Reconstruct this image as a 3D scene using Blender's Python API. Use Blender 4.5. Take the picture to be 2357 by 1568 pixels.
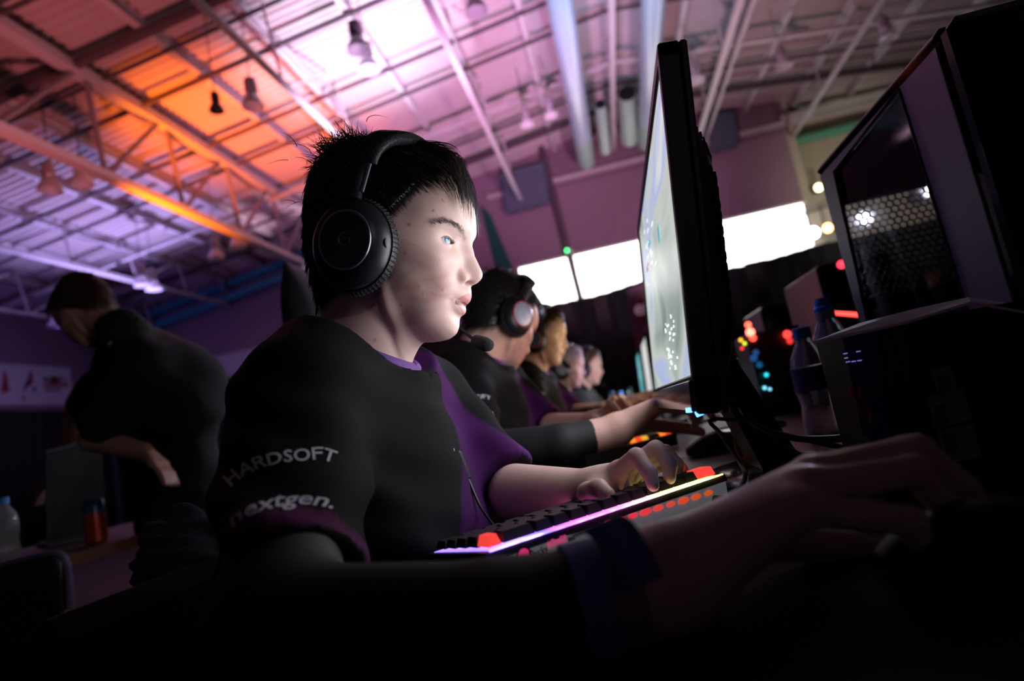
import bpy, bmesh, math, random
import numpy as np
from mathutils import Vector, Matrix, Euler
from mathutils.bvhtree import BVHTree

for o in list(bpy.data.objects): bpy.data.objects.remove(o, do_unlink=True)
SC = bpy.context.scene
COL = SC.collection
rnd = random.Random(7)
PI = math.pi
def rad(a): return math.radians(a)
def V(*a): return np.array(a, float)

# ------------------------------------------------------------------ camera
W_, H_, F_ = 2357, 1568, 1400.0
yaw, pitch, roll = rad(8.5), rad(7.62), rad(10.9)
CAM = V(0, 0, .865)
FWD = V(-math.sin(yaw)*math.cos(pitch), math.cos(yaw)*math.cos(pitch), math.sin(pitch))
_r = V(math.cos(yaw), math.sin(yaw), 0); _u = np.cross(_r, FWD)
RGT = math.cos(roll)*_r - math.sin(roll)*_u
UPV = math.sin(roll)*_r + math.cos(roll)*_u
cd = bpy.data.cameras.new('camera'); cam = bpy.data.objects.new('camera', cd); COL.objects.link(cam)
cd.sensor_width = 36; cd.lens = F_*36/W_; cd.clip_start = .02; cd.clip_end = 200
cam.matrix_world = Matrix(((RGT[0], UPV[0], -FWD[0], CAM[0]), (RGT[1], UPV[1], -FWD[1], CAM[1]),
                           (RGT[2], UPV[2], -FWD[2], CAM[2]), (0, 0, 0, 1)))
cd.dof.use_dof = True; cd.dof.focus_distance = .66; cd.dof.aperture_fstop = 3.2
SC.camera = cam
# a pixel gives a direction; the distance comes from a plane or a depth
def ray(px, py): return FWD + RGT*(px-W_/2)/F_ + UPV*(H_/2-py)/F_
def onY(px, py, y): d = ray(px, py); return CAM + d*y/d[1]
def onX(px, py, x): d = ray(px, py); return CAM + d*x/d[0]
def onZ(px, py, z): d = ray(px, py); return CAM + d*(z-CAM[2])/d[2]
def at(px, py, D): return CAM + ray(px, py)*D

# ------------------------------------------------------------------ world, exposure
wd = bpy.data.worlds.new('world'); SC.world = wd; wd.use_nodes = True
wd.node_tree.nodes['Background'].inputs[0].default_value = (.25, .2, .5, 1)
wd.node_tree.nodes['Background'].inputs[1].default_value = .01
vs = SC.view_settings
vs.view_transform = 'Standard'; vs.look = 'None'; vs.gamma = 1; vs.exposure = 0; vs.use_curve_mapping = False

# stage lighting of the hall: spots on stands that wash the roof, plus an added cheek fill
def spot(name, loc, target, col, power, angle, blend=.8, radius=.12):
    L = bpy.data.lights.new(name, 'SPOT'); L.color = col; L.energy = power
    L.spot_size = rad(angle); L.spot_blend = blend; L.shadow_soft_size = radius
    o = bpy.data.objects.new(name, L); COL.objects.link(o); o.location = loc
    o.rotation_euler = (Vector(target)-Vector(loc)).to_track_quat('-Z', 'Y').to_euler()
    return o
spot('wash_light_white', (-2.3, 8.5, 3.0), (-2.95, 9.2, 7.5), (.84, .76, 1), 3000, 56, 1)
spot('wash_light_pink', (-.6, 7.4, 2.4), (-2.2, 11.0, 7.5), (1, .44, .88), 2000, 84, 1)
spot('wash_light_orange', (-6.0, 7.4, 2.9), (-5.85, 9.75, 7.15), (1, .16, .0), 3800, 58, 1)
spot('wash_light_red', (-4.6, 4.4, 2.6), (-6.4, 7.4, 7.0), (1, .22, .24), 520, 76, 1)
spot('wash_light_lavender', (-9.3, 11.8, 2.6), (-9.9, 10.9, 6.6), (.52, .42, 1), 2000, 80, 1)
spot('wash_light_violet', (-11.0, 8.0, 2.5), (-12, 12.5, 5.6), (.38, .22, 1), 170, 110, 1)
spot('wash_light_chord', (-5.6, 14.2, 3.8), (-6.5, 13.8, 5.5), (1, .62, .85), 900, 40, 1)
spot('wash_light_rose', (1.5, 8.6, 2.6), (1.6, 11.5, 7.8), (1, .50, .62), 620, 110, 1)
spot('wash_light_duct', (.5, 7.0, 4.4), (1.2, 9.0, 7.2), (.50, .62, 1), 600, 70, 1)
spot('wash_light_back', (1.2, 9.5, 3.2), (1.0, 16, 5.4), (1, .52, .82), 560, 70, 1)
spot('wash_light_side', (6.6, 11.5, 3.6), (7.2, 17, 5.2), (1, .92, .70), 420, 70, 1)
spot('wash_light_front', (2.4, -2.6, 2.5), (-.16, .62, 1.08), (.95, .84, 1), 34, 10, 1)  # unseen spot added behind the camera to lift the near cheek
spot('wash_light_blue', (-2.6, 3.2, 4.6), (.43, .86, .97), (.36, .32, 1), 190, 13, 1)
spot('stage_beam', tuple(onY(1872,536,15.1)), (-.1, 1.6, 1.1), (.72, .74, 1), 2200, 24, .5, .13)
# ------------------------------------------------------------------ materials
MATS = {}
def mat(name, col=(.5,.5,.5), rough=.6, metal=0., spec=.5, var=.12, scale=30., bump=0., bscale=None, emit=None, estr=0.,
        trans=0., ior=1.45, coat=0., attr=None, sss=0., sheen=0., alpha=1., coords='Object'):
    if name in MATS: return MATS[name]
    m = bpy.data.materials.new(name); m.use_nodes = True; MATS[name] = m
    nt = m.node_tree; N = nt.nodes; Lk = nt.links; b = N['Principled BSDF']
    tc = N.new('ShaderNodeTexCoord')
    nz = N.new('ShaderNodeTexNoise'); nz.inputs['Scale'].default_value = scale; nz.inputs['Detail'].default_value = 4
    Lk.new(tc.outputs[coords], nz.inputs['Vector'])
    mr = N.new('ShaderNodeMapRange'); mr.inputs['To Min'].default_value = 1-var; mr.inputs['To Max'].default_value = 1+var
    Lk.new(nz.outputs['Fac'], mr.inputs['Value'])
    mx = N.new('ShaderNodeMix'); mx.data_type = 'RGBA'; mx.blend_type = 'MULTIPLY'; mx.inputs['Factor'].default_value = 1
    if attr:
        at_ = N.new('ShaderNodeAttribute'); at_.attribute_name = attr; Lk.new(at_.outputs['Color'], mx.inputs[6])
    else: mx.inputs[6].default_value = (*col, 1)
    Lk.new(mr.outputs['Result'], mx.inputs[7]); Lk.new(mx.outputs[2], b.inputs['Base Color'])
    b.inputs['Roughness'].default_value = rough; b.inputs['Metallic'].default_value = metal
    b.inputs['Specular IOR Level'].default_value = spec; b.inputs['IOR'].default_value = ior
    b.inputs['Transmission Weight'].default_value = trans; b.inputs['Coat Weight'].default_value = coat
    b.inputs['Sheen Weight'].default_value = sheen; b.inputs['Alpha'].default_value = alpha
    if sss:
        b.inputs['Subsurface Weight'].default_value = sss; b.inputs['Subsurface Radius'].default_value = (1, .35, .2)
        b.inputs['Subsurface Scale'].default_value = .004
    if emit is not None:
        b.inputs['Emission Color'].default_value = (*emit, 1); b.inputs['Emission Strength'].default_value = estr
    if bump:
        nb = N.new('ShaderNodeTexNoise'); nb.inputs['Scale'].default_value = bscale or scale*3; nb.inputs['Detail'].default_value = 3
        Lk.new(tc.outputs[coords], nb.inputs['Vector'])
        bp = N.new('ShaderNodeBump'); bp.inputs['Strength'].default_value = bump; bp.inputs['Distance'].default_value = .002
        Lk.new(nb.outputs['Fac'], bp.inputs['Height']); Lk.new(bp.outputs['Normal'], b.inputs['Normal'])
    return m
def emitmat(name, col, s):
    return mat(name, tuple(c*.5 for c in col), .5, emit=col, estr=s, var=.04)

# ------------------------------------------------------------------ mesh building
def frame_from(d):
    d = np.asarray(d, float); d = d/np.linalg.norm(d)
    a = V(0,0,1) if abs(d[2]) < .9 else V(1,0,0)
    x = np.cross(a, d); x /= np.linalg.norm(x); return x, np.cross(d, x), d
class MB:
    def __init__(s): s.v = []; s.f = []
    def add(s, vs_, fs):
        n = len(s.v); s.v += [tuple(p) for p in vs_]; s.f += [tuple(i+n for i in q) for q in fs]; return s
    def box(s, c, size, ax=None, bev=0.):
        c = np.asarray(c, float); h = np.asarray(size, float)/2
        A = np.eye(3) if ax is None else np.array(ax, float)
        if not bev:
            P = [c+A[0]*h[0]*i+A[1]*h[1]*j+A[2]*h[2]*k for i in (-1,1) for j in (-1,1) for k in (-1,1)]
            return s.add(P, [(0,1,3,2),(4,6,7,5),(0,4,5,1),(2,3,7,6),(0,2,6,4),(1,5,7,3)])
        b = min(bev, *(h*.98)); P = []; idx = {}
        for i in (-1,1):
            for j in (-1,1):
                for k in (-1,1):
                    sg = V(i,j,k)
                    for a in range(3):
                        q = sg*(h-b); q[a] = sg[a]*h[a]; idx[(i,j,k,a)] = len(P); P.append(c+A[0]*q[0]+A[1]*q[1]+A[2]*q[2])
        Fc = []
        for a in range(3):
            o1, o2 = [x for x in range(3) if x != a]
            for sgn in (-1,1):
                q = []
                for (x, y) in ((-1,-1),(1,-1),(1,1),(-1,1)):
                    t = [0,0,0]; t[a] = sgn; t[o1] = x; t[o2] = y; q.append(idx[(*t, a)])
                Fc.append(q)
        for a in range(3):
            o1, o2 = [x for x in range(3) if x != a]
            for x in (-1,1):
                for y in (-1,1):
                    t1 = [0,0,0]; t1[a] = -1; t1[o1] = x; t1[o2] = y; t2 = list(t1); t2[a] = 1
                    Fc.append([idx[(*t1,o1)], idx[(*t2,o1)], idx[(*t2,o2)], idx[(*t1,o2)]])
        for i in (-1,1):
            for j in (-1,1):
                for k in (-1,1): Fc.append([idx[(i,j,k,a)] for a in range(3)])
        return s.add(P, Fc)
    def hexa(s, P): return s.add(P, [(0,1,2,3),(7,6,5,4),(0,4,5,1),(1,5,6,2),(2,6,7,3),(3,7,4,0)])
    def tube(s, pts, r, n=8, cap=True, up=None):
        pts = [np.asarray(p, float) for p in pts]; R = r if hasattr(r, '__len__') else [r]*len(pts)
        P = []; x = None
        for i, p in enumerate(pts):
            d = pts[min(i+1, len(pts)-1)]-pts[max(i-1, 0)]
            L = np.linalg.norm(d); d = d/L if L > 1e-9 else V(0,0,1)
            if x is None: x, y, _ = frame_from(d) if up is None else (None, None, None)
            if up is not None and i == 0:
                x = np.cross(np.asarray(up, float), d); x /= np.linalg.norm(x)
            x = x-d*(x@d); x /= np.linalg.norm(x)+1e-12; y = np.cross(d, x)
            rr = R[i] if hasattr(R[i], '__len__') else (R[i], R[i])
            for k in range(n):
                a = 2*PI*k/n; P.append(p+x*math.cos(a)*rr[0]+y*math.sin(a)*rr[1])
        m = len(pts); Fc = [(i*n+k, i*n+(k+1)%n, (i+1)*n+(k+1)%n, (i+1)*n+k) for i in range(m-1) for k in range(n)]
        if cap: Fc += [tuple(range(n-1, -1, -1)), tuple((m-1)*n+k for k in range(n))]
        return s.add(P, Fc)
    def lathe(s, prof, o=(0,0,0), axis=(0,0,1), n=24, sx=1., sy=1., xdir=None):
        x, y, d = frame_from(axis)
        if xdir is not None:
            x = np.asarray(xdir, float); x = x-d*(x@d); x /= np.linalg.norm(x); y = np.cross(d, x)
        o = np.asarray(o, float); P = []
        for (r, h) in prof:
            for k in range(n):
                a = 2*PI*k/n; P.append(o+d*h+x*math.cos(a)*r*sx+y*math.sin(a)*r*sy)
        m = len(prof); Fc = [(i*n+k, i*n+(k+1)%n, (i+1)*n+(k+1)%n, (i+1)*n+k) for i in range(m-1) for k in range(n)]
        Fc += [tuple(range(n-1, -1, -1)), tuple((m-1)*n+k for k in range(n))]
        return s.add(P, Fc)
    def prism(s, poly, off):
        poly = [np.asarray(p, float) for p in poly]; off = np.asarray(off, float); n = len(poly)
        return s.add(poly+[p+off for p in poly], [tuple(range(n-1,-1,-1)), tuple(range(n, 2*n))]+[(i,(i+1)%n,(i+1)%n+n,i+n) for i in range(n)])
    def grid(s, G):
        G = np.asarray(G, float); a, b = G.shape[:2]
        return s.add(G.reshape(-1, 3), [(i*b+j, i*b+j+1, (i+1)*b+j+1, (i+1)*b+j) for i in range(a-1) for j in range(b-1)])
    def build(s, name, m, parent=None, smooth=False, ang=40, mesh_only=False):
        me = bpy.data.meshes.new(name); me.from_pydata([tuple(map(float, p)) for p in s.v], [], s.f); me.update()
        bm = bmesh.new(); bm.from_mesh(me); bmesh.ops.recalc_face_normals(bm, faces=bm.faces)
        if smooth:
            for f in bm.faces: f.smooth = True
            c = rad(ang)
            for e in bm.edges:
                if len(e.link_faces) == 2 and e.calc_face_angle(0) > c: e.smooth = False
        bm.to_mesh(me); bm.free()
        if m is not None: me.materials.append(m)
        if mesh_only: return me
        return link(name, me, parent)
def link(name, me, parent=None):
    o = bpy.data.objects.new(name, me); COL.objects.link(o)
    if parent is not None:
        o.parent = parent
        if parent.type == 'EMPTY': o.matrix_parent_inverse = Matrix.Translation(-Vector(parent.location))
    return o
def np_mesh(name, verts, faces, m=None, smooth=True, colors=None):
    me = bpy.data.meshes.new(name)
    verts = np.asarray(verts, np.float32); faces = np.asarray(faces, np.int32); k = faces.shape[1]
    me.vertices.add(len(verts)); me.vertices.foreach_set('co', verts.ravel())
    me.loops.add(faces.size); me.loops.foreach_set('vertex_index', faces.ravel())
    me.polygons.add(len(faces)); me.polygons.foreach_set('loop_start', np.arange(0, faces.size, k, dtype=np.int32))
    me.update(calc_edges=True); me.validate()
    if smooth: me.polygons.foreach_set('use_smooth', np.ones(len(me.polygons), bool))
    if colors is not None and len(me.vertices) == len(colors):
        ca = me.color_attributes.new('col', 'FLOAT_COLOR', 'POINT')
        ca.data.foreach_set('color', np.concatenate([colors, np.ones((len(colors), 1))], 1).astype(np.float32).ravel())
    if m is not None: me.materials.append(m)
    return me
def tag(o, label=None, cat=None, group=None, kind=None):
    if label: o['label'] = label
    if cat: o['category'] = cat
    if group: o['group'] = group
    if kind: o['kind'] = kind
    return o
def thing(name, label, cat, loc=(0,0,0), group=None, kind=None):
    o = bpy.data.objects.new(name, None); COL.objects.link(o); o.location = tuple(loc); o.empty_display_size = .05
    return tag(o, label, cat, group, kind)
def copy_tree(o, parent=None):
    c = o.copy(); COL.objects.link(c)
    if parent is not None: c.parent = parent
    for ch in [x for x in bpy.data.objects if x.parent == o]:
        copy_tree(ch, c)
    return c

# ------------------------------------------------------------------ signed distance shapes and their surface
def rcone(P, a, b, ra, rb):
    a = np.asarray(a, np.float32); b = np.asarray(b, np.float32); ab = b-a; L2 = float(ab@ab)
    t = np.clip(((P-a)@ab)/L2, 0, 1); d = P-a-t[..., None]*ab
    return np.sqrt((d*d).sum(-1))-(ra+(rb-ra)*t)
def ell(P, c, r, ax=None):
    q = P-np.asarray(c, np.float32)
    if ax is not None: q = q@np.asarray(ax, np.float32).T
    r = np.asarray(r, np.float32); k = np.sqrt(((q/r)**2).sum(-1)); return (k-1)*float(r.min())
def smin(a, b, k): 
    h = np.clip(.5+.5*(b-a)/k, 0, 1); return b+(a-b)*h-k*h*(1-h)
def smax(a, b, k): return -smin(-a, -b, k)
def surf(fn, lo, hi, h):
    lo = np.asarray(lo, np.float32); hi = np.asarray(hi, np.float32)
    n = np.ceil((hi-lo)/h).astype(int)+1
    ax = [lo[i]+h*np.arange(n[i], dtype=np.float32) for i in range(3)]
    P = np.stack(np.meshgrid(*ax, indexing='ij'), -1); v = fn(P).astype(np.float32)
    v[0] = v[-1] = 1; v[:,0] = v[:,-1] = 1; v[:,:,0] = v[:,:,-1] = 1
    s = v < 0
    cs = [(i,j,k) for i in (0,1) for j in (0,1) for k in (0,1)]
    def sub(A, c): return A[c[0]:A.shape[0]-1+c[0], c[1]:A.shape[1]-1+c[1], c[2]:A.shape[2]-1+c[2]]
    cnt = sum(sub(s, c).astype(np.int8) for c in cs); act = (cnt > 0) & (cnt < 8)
    I = np.argwhere(act); idx = -np.ones(act.shape, np.int32); idx[act] = np.arange(len(I))
    acc = np.zeros((len(I), 3), np.float32); num = np.zeros(len(I), np.float32)
    for c in cs:
        for a in range(3):
            if c[a]: continue
            d = list(c); d[a] = 1
            va = v[I[:,0]+c[0], I[:,1]+c[1], I[:,2]+c[2]]; vb = v[I[:,0]+d[0], I[:,1]+d[1], I[:,2]+d[2]]
            cr = (va < 0) != (vb < 0); t = np.where(cr, va/np.where(cr, va-vb, 1), 0)
            p = np.tile(np.array(c, np.float32), (len(I), 1)); p[:, a] = t
            acc += p*cr[:, None]; num += cr
    verts = lo+h*(I+acc/num[:, None]); faces = []
    for a in range(3):
        b, c = (a+1) % 3, (a+2) % 3
        sl0 = [slice(None)]*3; sl1 = [slice(None)]*3; sl0[a] = slice(0, -1); sl1[a] = slice(1, None)
        e0 = s[tuple(sl0)]; e1 = s[tuple(sl1)]
        for sgn in (0, 1):
            E = np.argwhere((e0 & ~e1) if sgn == 0 else (~e0 & e1))
            E = E[(E[:, b] > 0) & (E[:, c] > 0)]
            if not len(E): continue
            q = []
            for (db, dc) in ((0,0),(1,0),(1,1),(0,1)):
                w = E.copy(); w[:, b] -= db; w[:, c] -= dc; q.append(idx[w[:,0], w[:,1], w[:,2]])
            q = np.stack(q, 1); faces.append(q[:, ::-1] if sgn else q)
    return verts, np.concatenate(faces)
def relax(verts, faces, it=2, lam=.5):
    v = verts.copy(); e = np.concatenate([faces[:, [i, (i+1) % 4]] for i in range(4)])
    for _ in range(it):
        s = np.zeros_like(v); n = np.zeros(len(v), np.float32)
        np.add.at(s, e[:,0], v[e[:,1]]); np.add.at(n, e[:,0], 1)
        np.add.at(s, e[:,1], v[e[:,0]]); np.add.at(n, e[:,1], 1)
        v += lam*(s/np.maximum(n, 1)[:, None]-v)
    return v
def text_mesh(txt, font_shear=0., bold=0., spacing=1.):
    """flat text: verts (unit height, starts at x=0), faces"""
    cu = bpy.data.curves.new('txt', 'FONT'); cu.body = txt; cu.shear = font_shear; cu.offset = bold; cu.space_character = spacing
    cu.resolution_u = 3
    o = bpy.data.objects.new('txt', cu); COL.objects.link(o)
    dg = bpy.context.evaluated_depsgraph_get(); me = bpy.data.meshes.new_from_object(o.evaluated_get(dg))
    bpy.data.objects.remove(o); bpy.data.curves.remove(cu)
    bm = bmesh.new(); bm.from_mesh(me); bmesh.ops.triangulate(bm, faces=bm.faces)
    for _ in range(2):
        L = [e for e in bm.edges if e.calc_length() > .12]
        if L: bmesh.ops.subdivide_edges(bm, edges=L, cuts=1); bmesh.ops.triangulate(bm, faces=bm.faces)
    v = np.array([q.co[:] for q in bm.verts]); f = [[q.index for q in fc.verts] for fc in bm.faces]
    bm.free(); bpy.data.meshes.remove(me)
    v[:,0] -= v[:,0].min(); return v, np.array(f)
def flat_text(name, txt, m, parent, o, ux, uy, width, out=.0004, **k):
    """text lying on a plane: o = lower left corner, ux and uy unit vectors"""
    v, f = text_mesh(txt, **k); s = width/v[:,0].max(); o = np.asarray(o, float); nrm = np.cross(ux, uy)
    P = o+np.outer(v[:,0]*s, ux)+np.outer(v[:,1]*s, uy)+nrm*out
    me = np_mesh(name, P, f, m, smooth=False); return link(name, me, parent)
# ------------------------------------------------------------------ the hall
YB = 16.0; XL = -14.5; XR = 14.0; YF = -6.0; RX, RZ, SL = 1.3, 8.1, .128
def roofz(x): return RZ-SL*abs(x-RX)
M_wall = mat('wall_paint', (.30,.20,.27), .8, var=.08, scale=.6)
M_walld = mat('wall_upper', (.22,.15,.2), .8, var=.08, scale=.6)
M_pale = mat('wall_pale', (.62,.60,.66), .7, var=.06, scale=.5)
M_floor = mat('hall_floor', (.018,.013,.012), .6, var=.25, scale=2)
M_deck = mat('roof_deck', (.50,.43,.44), .6, var=.10, scale=1.2)
M_steel = mat('painted_steel', (.55,.50,.54), .45, spec=.4, var=.1, scale=3)
M_dsteel = mat('dark_steel', (.10,.075,.09), .5, var=.15, scale=3)
M_teal = mat('teal_steel', (.05,.34,.46), .5, var=.1, scale=2)
M_green = mat('green_steel', (.12,.34,.26), .35, var=.1, scale=2)
M_drape = mat('black_drape', (.012,.012,.016), .9, var=.3, scale=4)
M_drape2 = mat('grey_drape', (.05,.047,.052), .9, var=.3, scale=4)
M_pane = emitmat('daylit_pane', (1,.985,.93), 4.2)

o = MB().box(((XL+XR)/2,(YF+18)/2,-.05), (XR-XL+.6, 18-YF+.6, .1)).build('floor', M_floor); tag(o, kind='structure')
def wall(name, boxes, m):
    b = MB()
    for (x0,x1,y0,y1,z0,z1) in boxes: b.box(((x0+x1)/2,(y0+y1)/2,(z0+z1)/2), (x1-x0,y1-y0,z1-z0))
    return tag(b.build(name, m), kind='structure')
wall('wall_left', [(XL-.2,XL,YF,18.2,0,6.6)], M_wall)
wall('wall_right', [(XR,XR+.2,YF,18.2,0,7)], M_wall)
wall('wall_front', [(XL,XR,YF-.2,YF,0,8.3)], M_walld)
WZ0, WZ1, WX0, WX1 = 3.55, 4.98, -1.85, 5.62
wb = wall('wall_back', [(XL,WX0,YB,YB+.25,0,8.2), (WX0,WX1,YB,YB+.25,WZ1,8.2), (WX0,WX1,YB,YB+.25,0,WZ0)], M_wall)
MB().box((1.9,YB-.04,7.35), (7.5,.06,.95)).build('upper_band', M_walld, wb)
MB().box((-8.2,YB-.04,3.9), (12.5,.06,.95)).build('pale_panel', M_pale, wb)
wall('wall_recess', [(WX1,XR,17.4,17.6,0,8.2), (WX1,WX1+.2,YB,17.4,4.98,8.2)], mat('wall_cream', (.50,.44,.36), .8, var=.06, scale=.5))
# windows of the back wall
for i, (x0, x1) in enumerate(((WX0,-.47), (-.33,2.55), (2.65,WX1))):
    w = thing('window_%d' % (i+1), None, None, ((x0+x1)/2, YB+.1, WZ0), kind='structure')
    n = max(1, round((x1-x0)/1.45))
    for k in range(n):
        a = x0+(x1-x0)*k/n; b = x0+(x1-x0)*(k+1)/n
        MB().box(((a+b)/2,YB+.12,(WZ0+WZ1)/2), (b-a-.012,.02,WZ1-WZ0-.02)).build('pane', M_pane, w)
    fr = MB().box(((x0+x1)/2,YB+.08,WZ1-.02), (x1-x0,.06,.04)).box(((x0+x1)/2,YB+.08,WZ0+.02), (x1-x0,.06,.04))
    fr.build('window_frame', M_steel, w)
for i, x in enumerate((-.4, 2.6)):
    tag(MB().box((x,YB+.06,(WZ0+WZ1)/2), (.10,.1,WZ1-WZ0)).build('trim_%d' % (i+1), M_dsteel), kind='structure')
# roof: corrugated deck on purlins
def deck(name, xa, xb):
    ys = []; zs = []; y = YF
    while y < 18:
        ys += [y, y+.05, y+.08, y+.13]; zs += [0, 0, .055, .055]; y += .16
    G = [[(x, yy, roofz(x)+zz+.13) for yy, zz in zip(ys, zs)] for x in (xa, xb)]
    return MB().grid(G).build(name, M_deck)
ceil = thing('ceiling', None, None, (RX,5,RZ), kind='structure')
deck('roof_deck', XL, RX).parent = ceil; deck('roof_deck', RX, XR).parent = ceil
for c in [x for x in bpy.data.objects if x.parent == ceil]: c.matrix_parent_inverse = Matrix.Translation(-Vector(ceil.location))
px_ = [-.24-1.28*k for k in range(11)]+[2.75,4.02,4.78,5.97,7.25,8.5]
for x in px_:                                   # I-section purlins run down the hall
    b = MB(); z = roofz(x)
    b.box((x,5,z+.10), (.11,2*(YB-5),.02)).box((x,5,z+.02), (.02,2*(YB-5),.16)).box((x,5,z-.05), (.11,2*(YB-5),.022))
    b.build('purlin', M_steel, ceil)
def cross(y, w, hgt, m, x0=XL, x1=XR, dz=-.10):
    b = MB()
    for xa, xb in ((x0, min(RX,x1)), (max(RX,x0), x1)):
        if xb <= xa: continue
        p = [(xa,y-w/2,roofz(xa)+dz-hgt),(xa,y+w/2,roofz(xa)+dz-hgt),(xa,y+w/2,roofz(xa)+dz),(xa,y-w/2,roofz(xa)+dz)]
        q = [(xb,y-w/2,roofz(xb)+dz-hgt),(xb,y+w/2,roofz(xb)+dz-hgt),(xb,y+w/2,roofz(xb)+dz),(xb,y-w/2,roofz(xb)+dz)]
        b.hexa(p+q)
    return b.build('tie_beam', m, ceil)
for y, w in ((3.2,.10),(5.1,.05),(5.9,.05),(6.98,.11),(7.45,.05),(8.22,.07),(9.83,.06),(10.72,.06),(13.4,.06),(14.4,.12)): cross(y, w, w*.9, M_dsteel)  # ties in dark steel: their backlit shade is put into the colour
cross(12.05, .07, .07, M_steel, dz=-.35)
# lattice trusses along the hall
def truss(x, zt, zb, r, rw, step, m, y0=2.0, y1=15.9, diag=True, ph=0., wm=None):
    t = thing('roof_truss', None, None, (x, (y0+y1)/2, zb), kind='structure'); wm = wm or m
    if zt: MB().box((x,(y0+y1)/2,zt), (2.2*r,y1-y0,1.6*r)).build('top_chord', m, t)
    MB().box((x,(y0+y1)/2,zb), (2*r,y1-y0,1.3*r)).build('bottom_chord', m, t)
    ztop = zt or roofz(x)-.08
    y = y0+ph; k = 0
    while y < y1-.1:
        MB().tube([(x,y,zb),(x,y-step*.12,ztop)], rw, 6).build('web_member', wm, t)
        if diag and y+step < y1: MB().tube([(x,y,zb),(x,y+step*.78,ztop)], rw, 6).build('web_member', wm, t)
        y += step
    return t
truss(-6.5, 6.93, 5.47, .085, .040, 1.62, M_steel, ph=.55, wm=mat('web_steel', (.26,.21,.25), .5, var=.1, scale=3))
truss(-3.73, None, .865+5.42, .045, .02, 2.4, M_steel, ph=.9)
truss(-1.38, None, .865+5.80, .05, .022, 2.4, M_steel, ph=.3)
truss(1.3, None, .865+6.62, .055, .022, 2.0, M_steel, ph=.3)
truss(3.22, None, .865+5.9, .055, .022, 2.2, M_steel, ph=.3)
truss(3.62, None, .865+6.2, .03, .015, 2.2, M_steel, ph=.8)
truss(5.75, None, .865+5.8, .045, .02, 2.2, M_steel, ph=.8)
truss(-10.35, None, .865+4.9, .06, .025, 1.7, M_steel, ph=.2)
truss(-12.6, None, .865+4.5, .05, .025, 1.9, M_steel, ph=.2)
# sloping teal beams under the roof end and green beams of the recess
for k, dz in enumerate((-.22, -.62)):
    b = MB(); xa, xb = XL+.1, -5.5
    p = [(x, y, roofz(x)+dz+h) for x in (xa, xb) for (y, h) in ((YB-.35,-.16),(YB-.1,-.16),(YB-.1,.02),(YB-.35,.02))]
    tag(b.hexa(p).build('trim_%d' % (3+k), M_teal), kind='structure')
for k, z in enumerate((7.45, 6.75)):
    tag(MB().tube([(5.75,16.6,z),(10.5,16.6,z+.05)], .13, 10).build('trim_%d' % (5+k), M_green, smooth=True), kind='structure')
tag(MB().box((2,YB-.12,7.02), (8.6,.16,.12)).build('trim_7', M_steel), kind='structure')
tag(MB().box((9,YB-.3,7.1), (7,.16,.12)).build('trim_8', M_steel), kind='structure')
tag(MB().tube([(-.58,YB-.25,8.2),(-.34,YB-.25,3.0)], .085, 8).build('trim_9', M_dsteel), kind='structure')
tag(MB().tube([(XL+.25,YB-.6,6.0),(XL+.25,YB-.6,0)], .14, 8).build('trim_10', mat('blue_post',(.05,.06,.11),.6)), kind='structure')
# drapes
def drape(name, p0, p1, z0, z1, n, amp, m, label, jag=0.):
    p0 = V(*p0); p1 = V(*p1); d = p1-p0; L = np.linalg.norm(d); d /= L; nrm = V(-d[1], d[0]); G = []
    for zi in range(2):
        row = []
        for i in range(n+1):
            s = L*i/n; q = p0+d*s+nrm*amp*(math.sin(i*1.57)+.4*math.sin(i*.37))
            row.append((q[0], q[1], (z0 if zi == 0 else z1+jag*math.sin(s*1.3)*math.sin(s*.41+1))))
        G.append(row)
    o = MB().grid(G).build(name, m, smooth=True, ang=80)
    md = o.modifiers.new('thick', 'SOLIDIFY'); md.thickness = .012
    return tag(o, label, 'curtain')
drape('stage_curtain', (XL+.35,15.5), (13.5,15.5), .02, 3.68, 300, .06, M_drape, 'long black pleated drape hung below the bright back windows', .10)
drape('side_curtain', (XL+.3,2), (XL+.3,15.3), .02, 3.42, 150, .06, M_drape, 'black pleated drape along the left wall under the white banner')
for (px, w) in ((1175,.42),(1310,.5),(1390,.34),(1770,.5)):
    c = onY(px, 735, 15.44)
    drape('grey_cloth', (c[0]-w/2,15.44), (c[0]+w/2,15.44), 2.7, 3.62, 10, .02, M_drape2, 'grey cloth strip clipped on the black drape above pixel column %d' % px)
gc = [x for x in bpy.data.objects if x.name.startswith('grey_cloth')]
for x, l in zip(gc, ('leftmost grey cloth strip on the black drape, left of the dark window post', 'grey cloth strip on the black drape just right of the dark window post',
                     'narrow grey cloth strip on the black drape beside the red poster', 'grey cloth strip on the black drape right of the near monitor')): x['label'] = l
# wall banner with red figures
bn = thing('wall_banner', 'white banner with red figures and lettering on the left wall', 'banner', (XL+.06,13.0,3.62))
MB().box((XL+.03,13.0,4.14), (.02,3.0,1.04)).build('banner_cloth', mat('banner_white', (.72,.72,.80), .7, var=.05), bn)
M_red = mat('banner_red', (.42,.05,.06), .7); M_blk = mat('banner_black', (.02,.02,.03), .7)
def onbanner(poly, m, name):
    MB().prism([onX(px, py, XL+.042) for px, py in poly], (.004,0,0)).build(name, m, bn)
onbanner([(8,855),(13,853),(18,878),(22,902),(0,905),(4,890)], M_red, 'red_figure')
onbanner([(67,858),(74,852),(76,880),(70,886),(62,880)], M_red, 'red_figure')
onbanner([(58,884),(64,874),(73,874),(70,888),(62,890),(56,902),(53,900)], M_blk, 'dark_figure')
onbanner([(76,890),(84,892),(80,903),(76,900)], M_blk, 'dark_figure')
onbanner([(52,912),(58,914),(56,922),(52,918)], M_blk, 'dark_figure')
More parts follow.
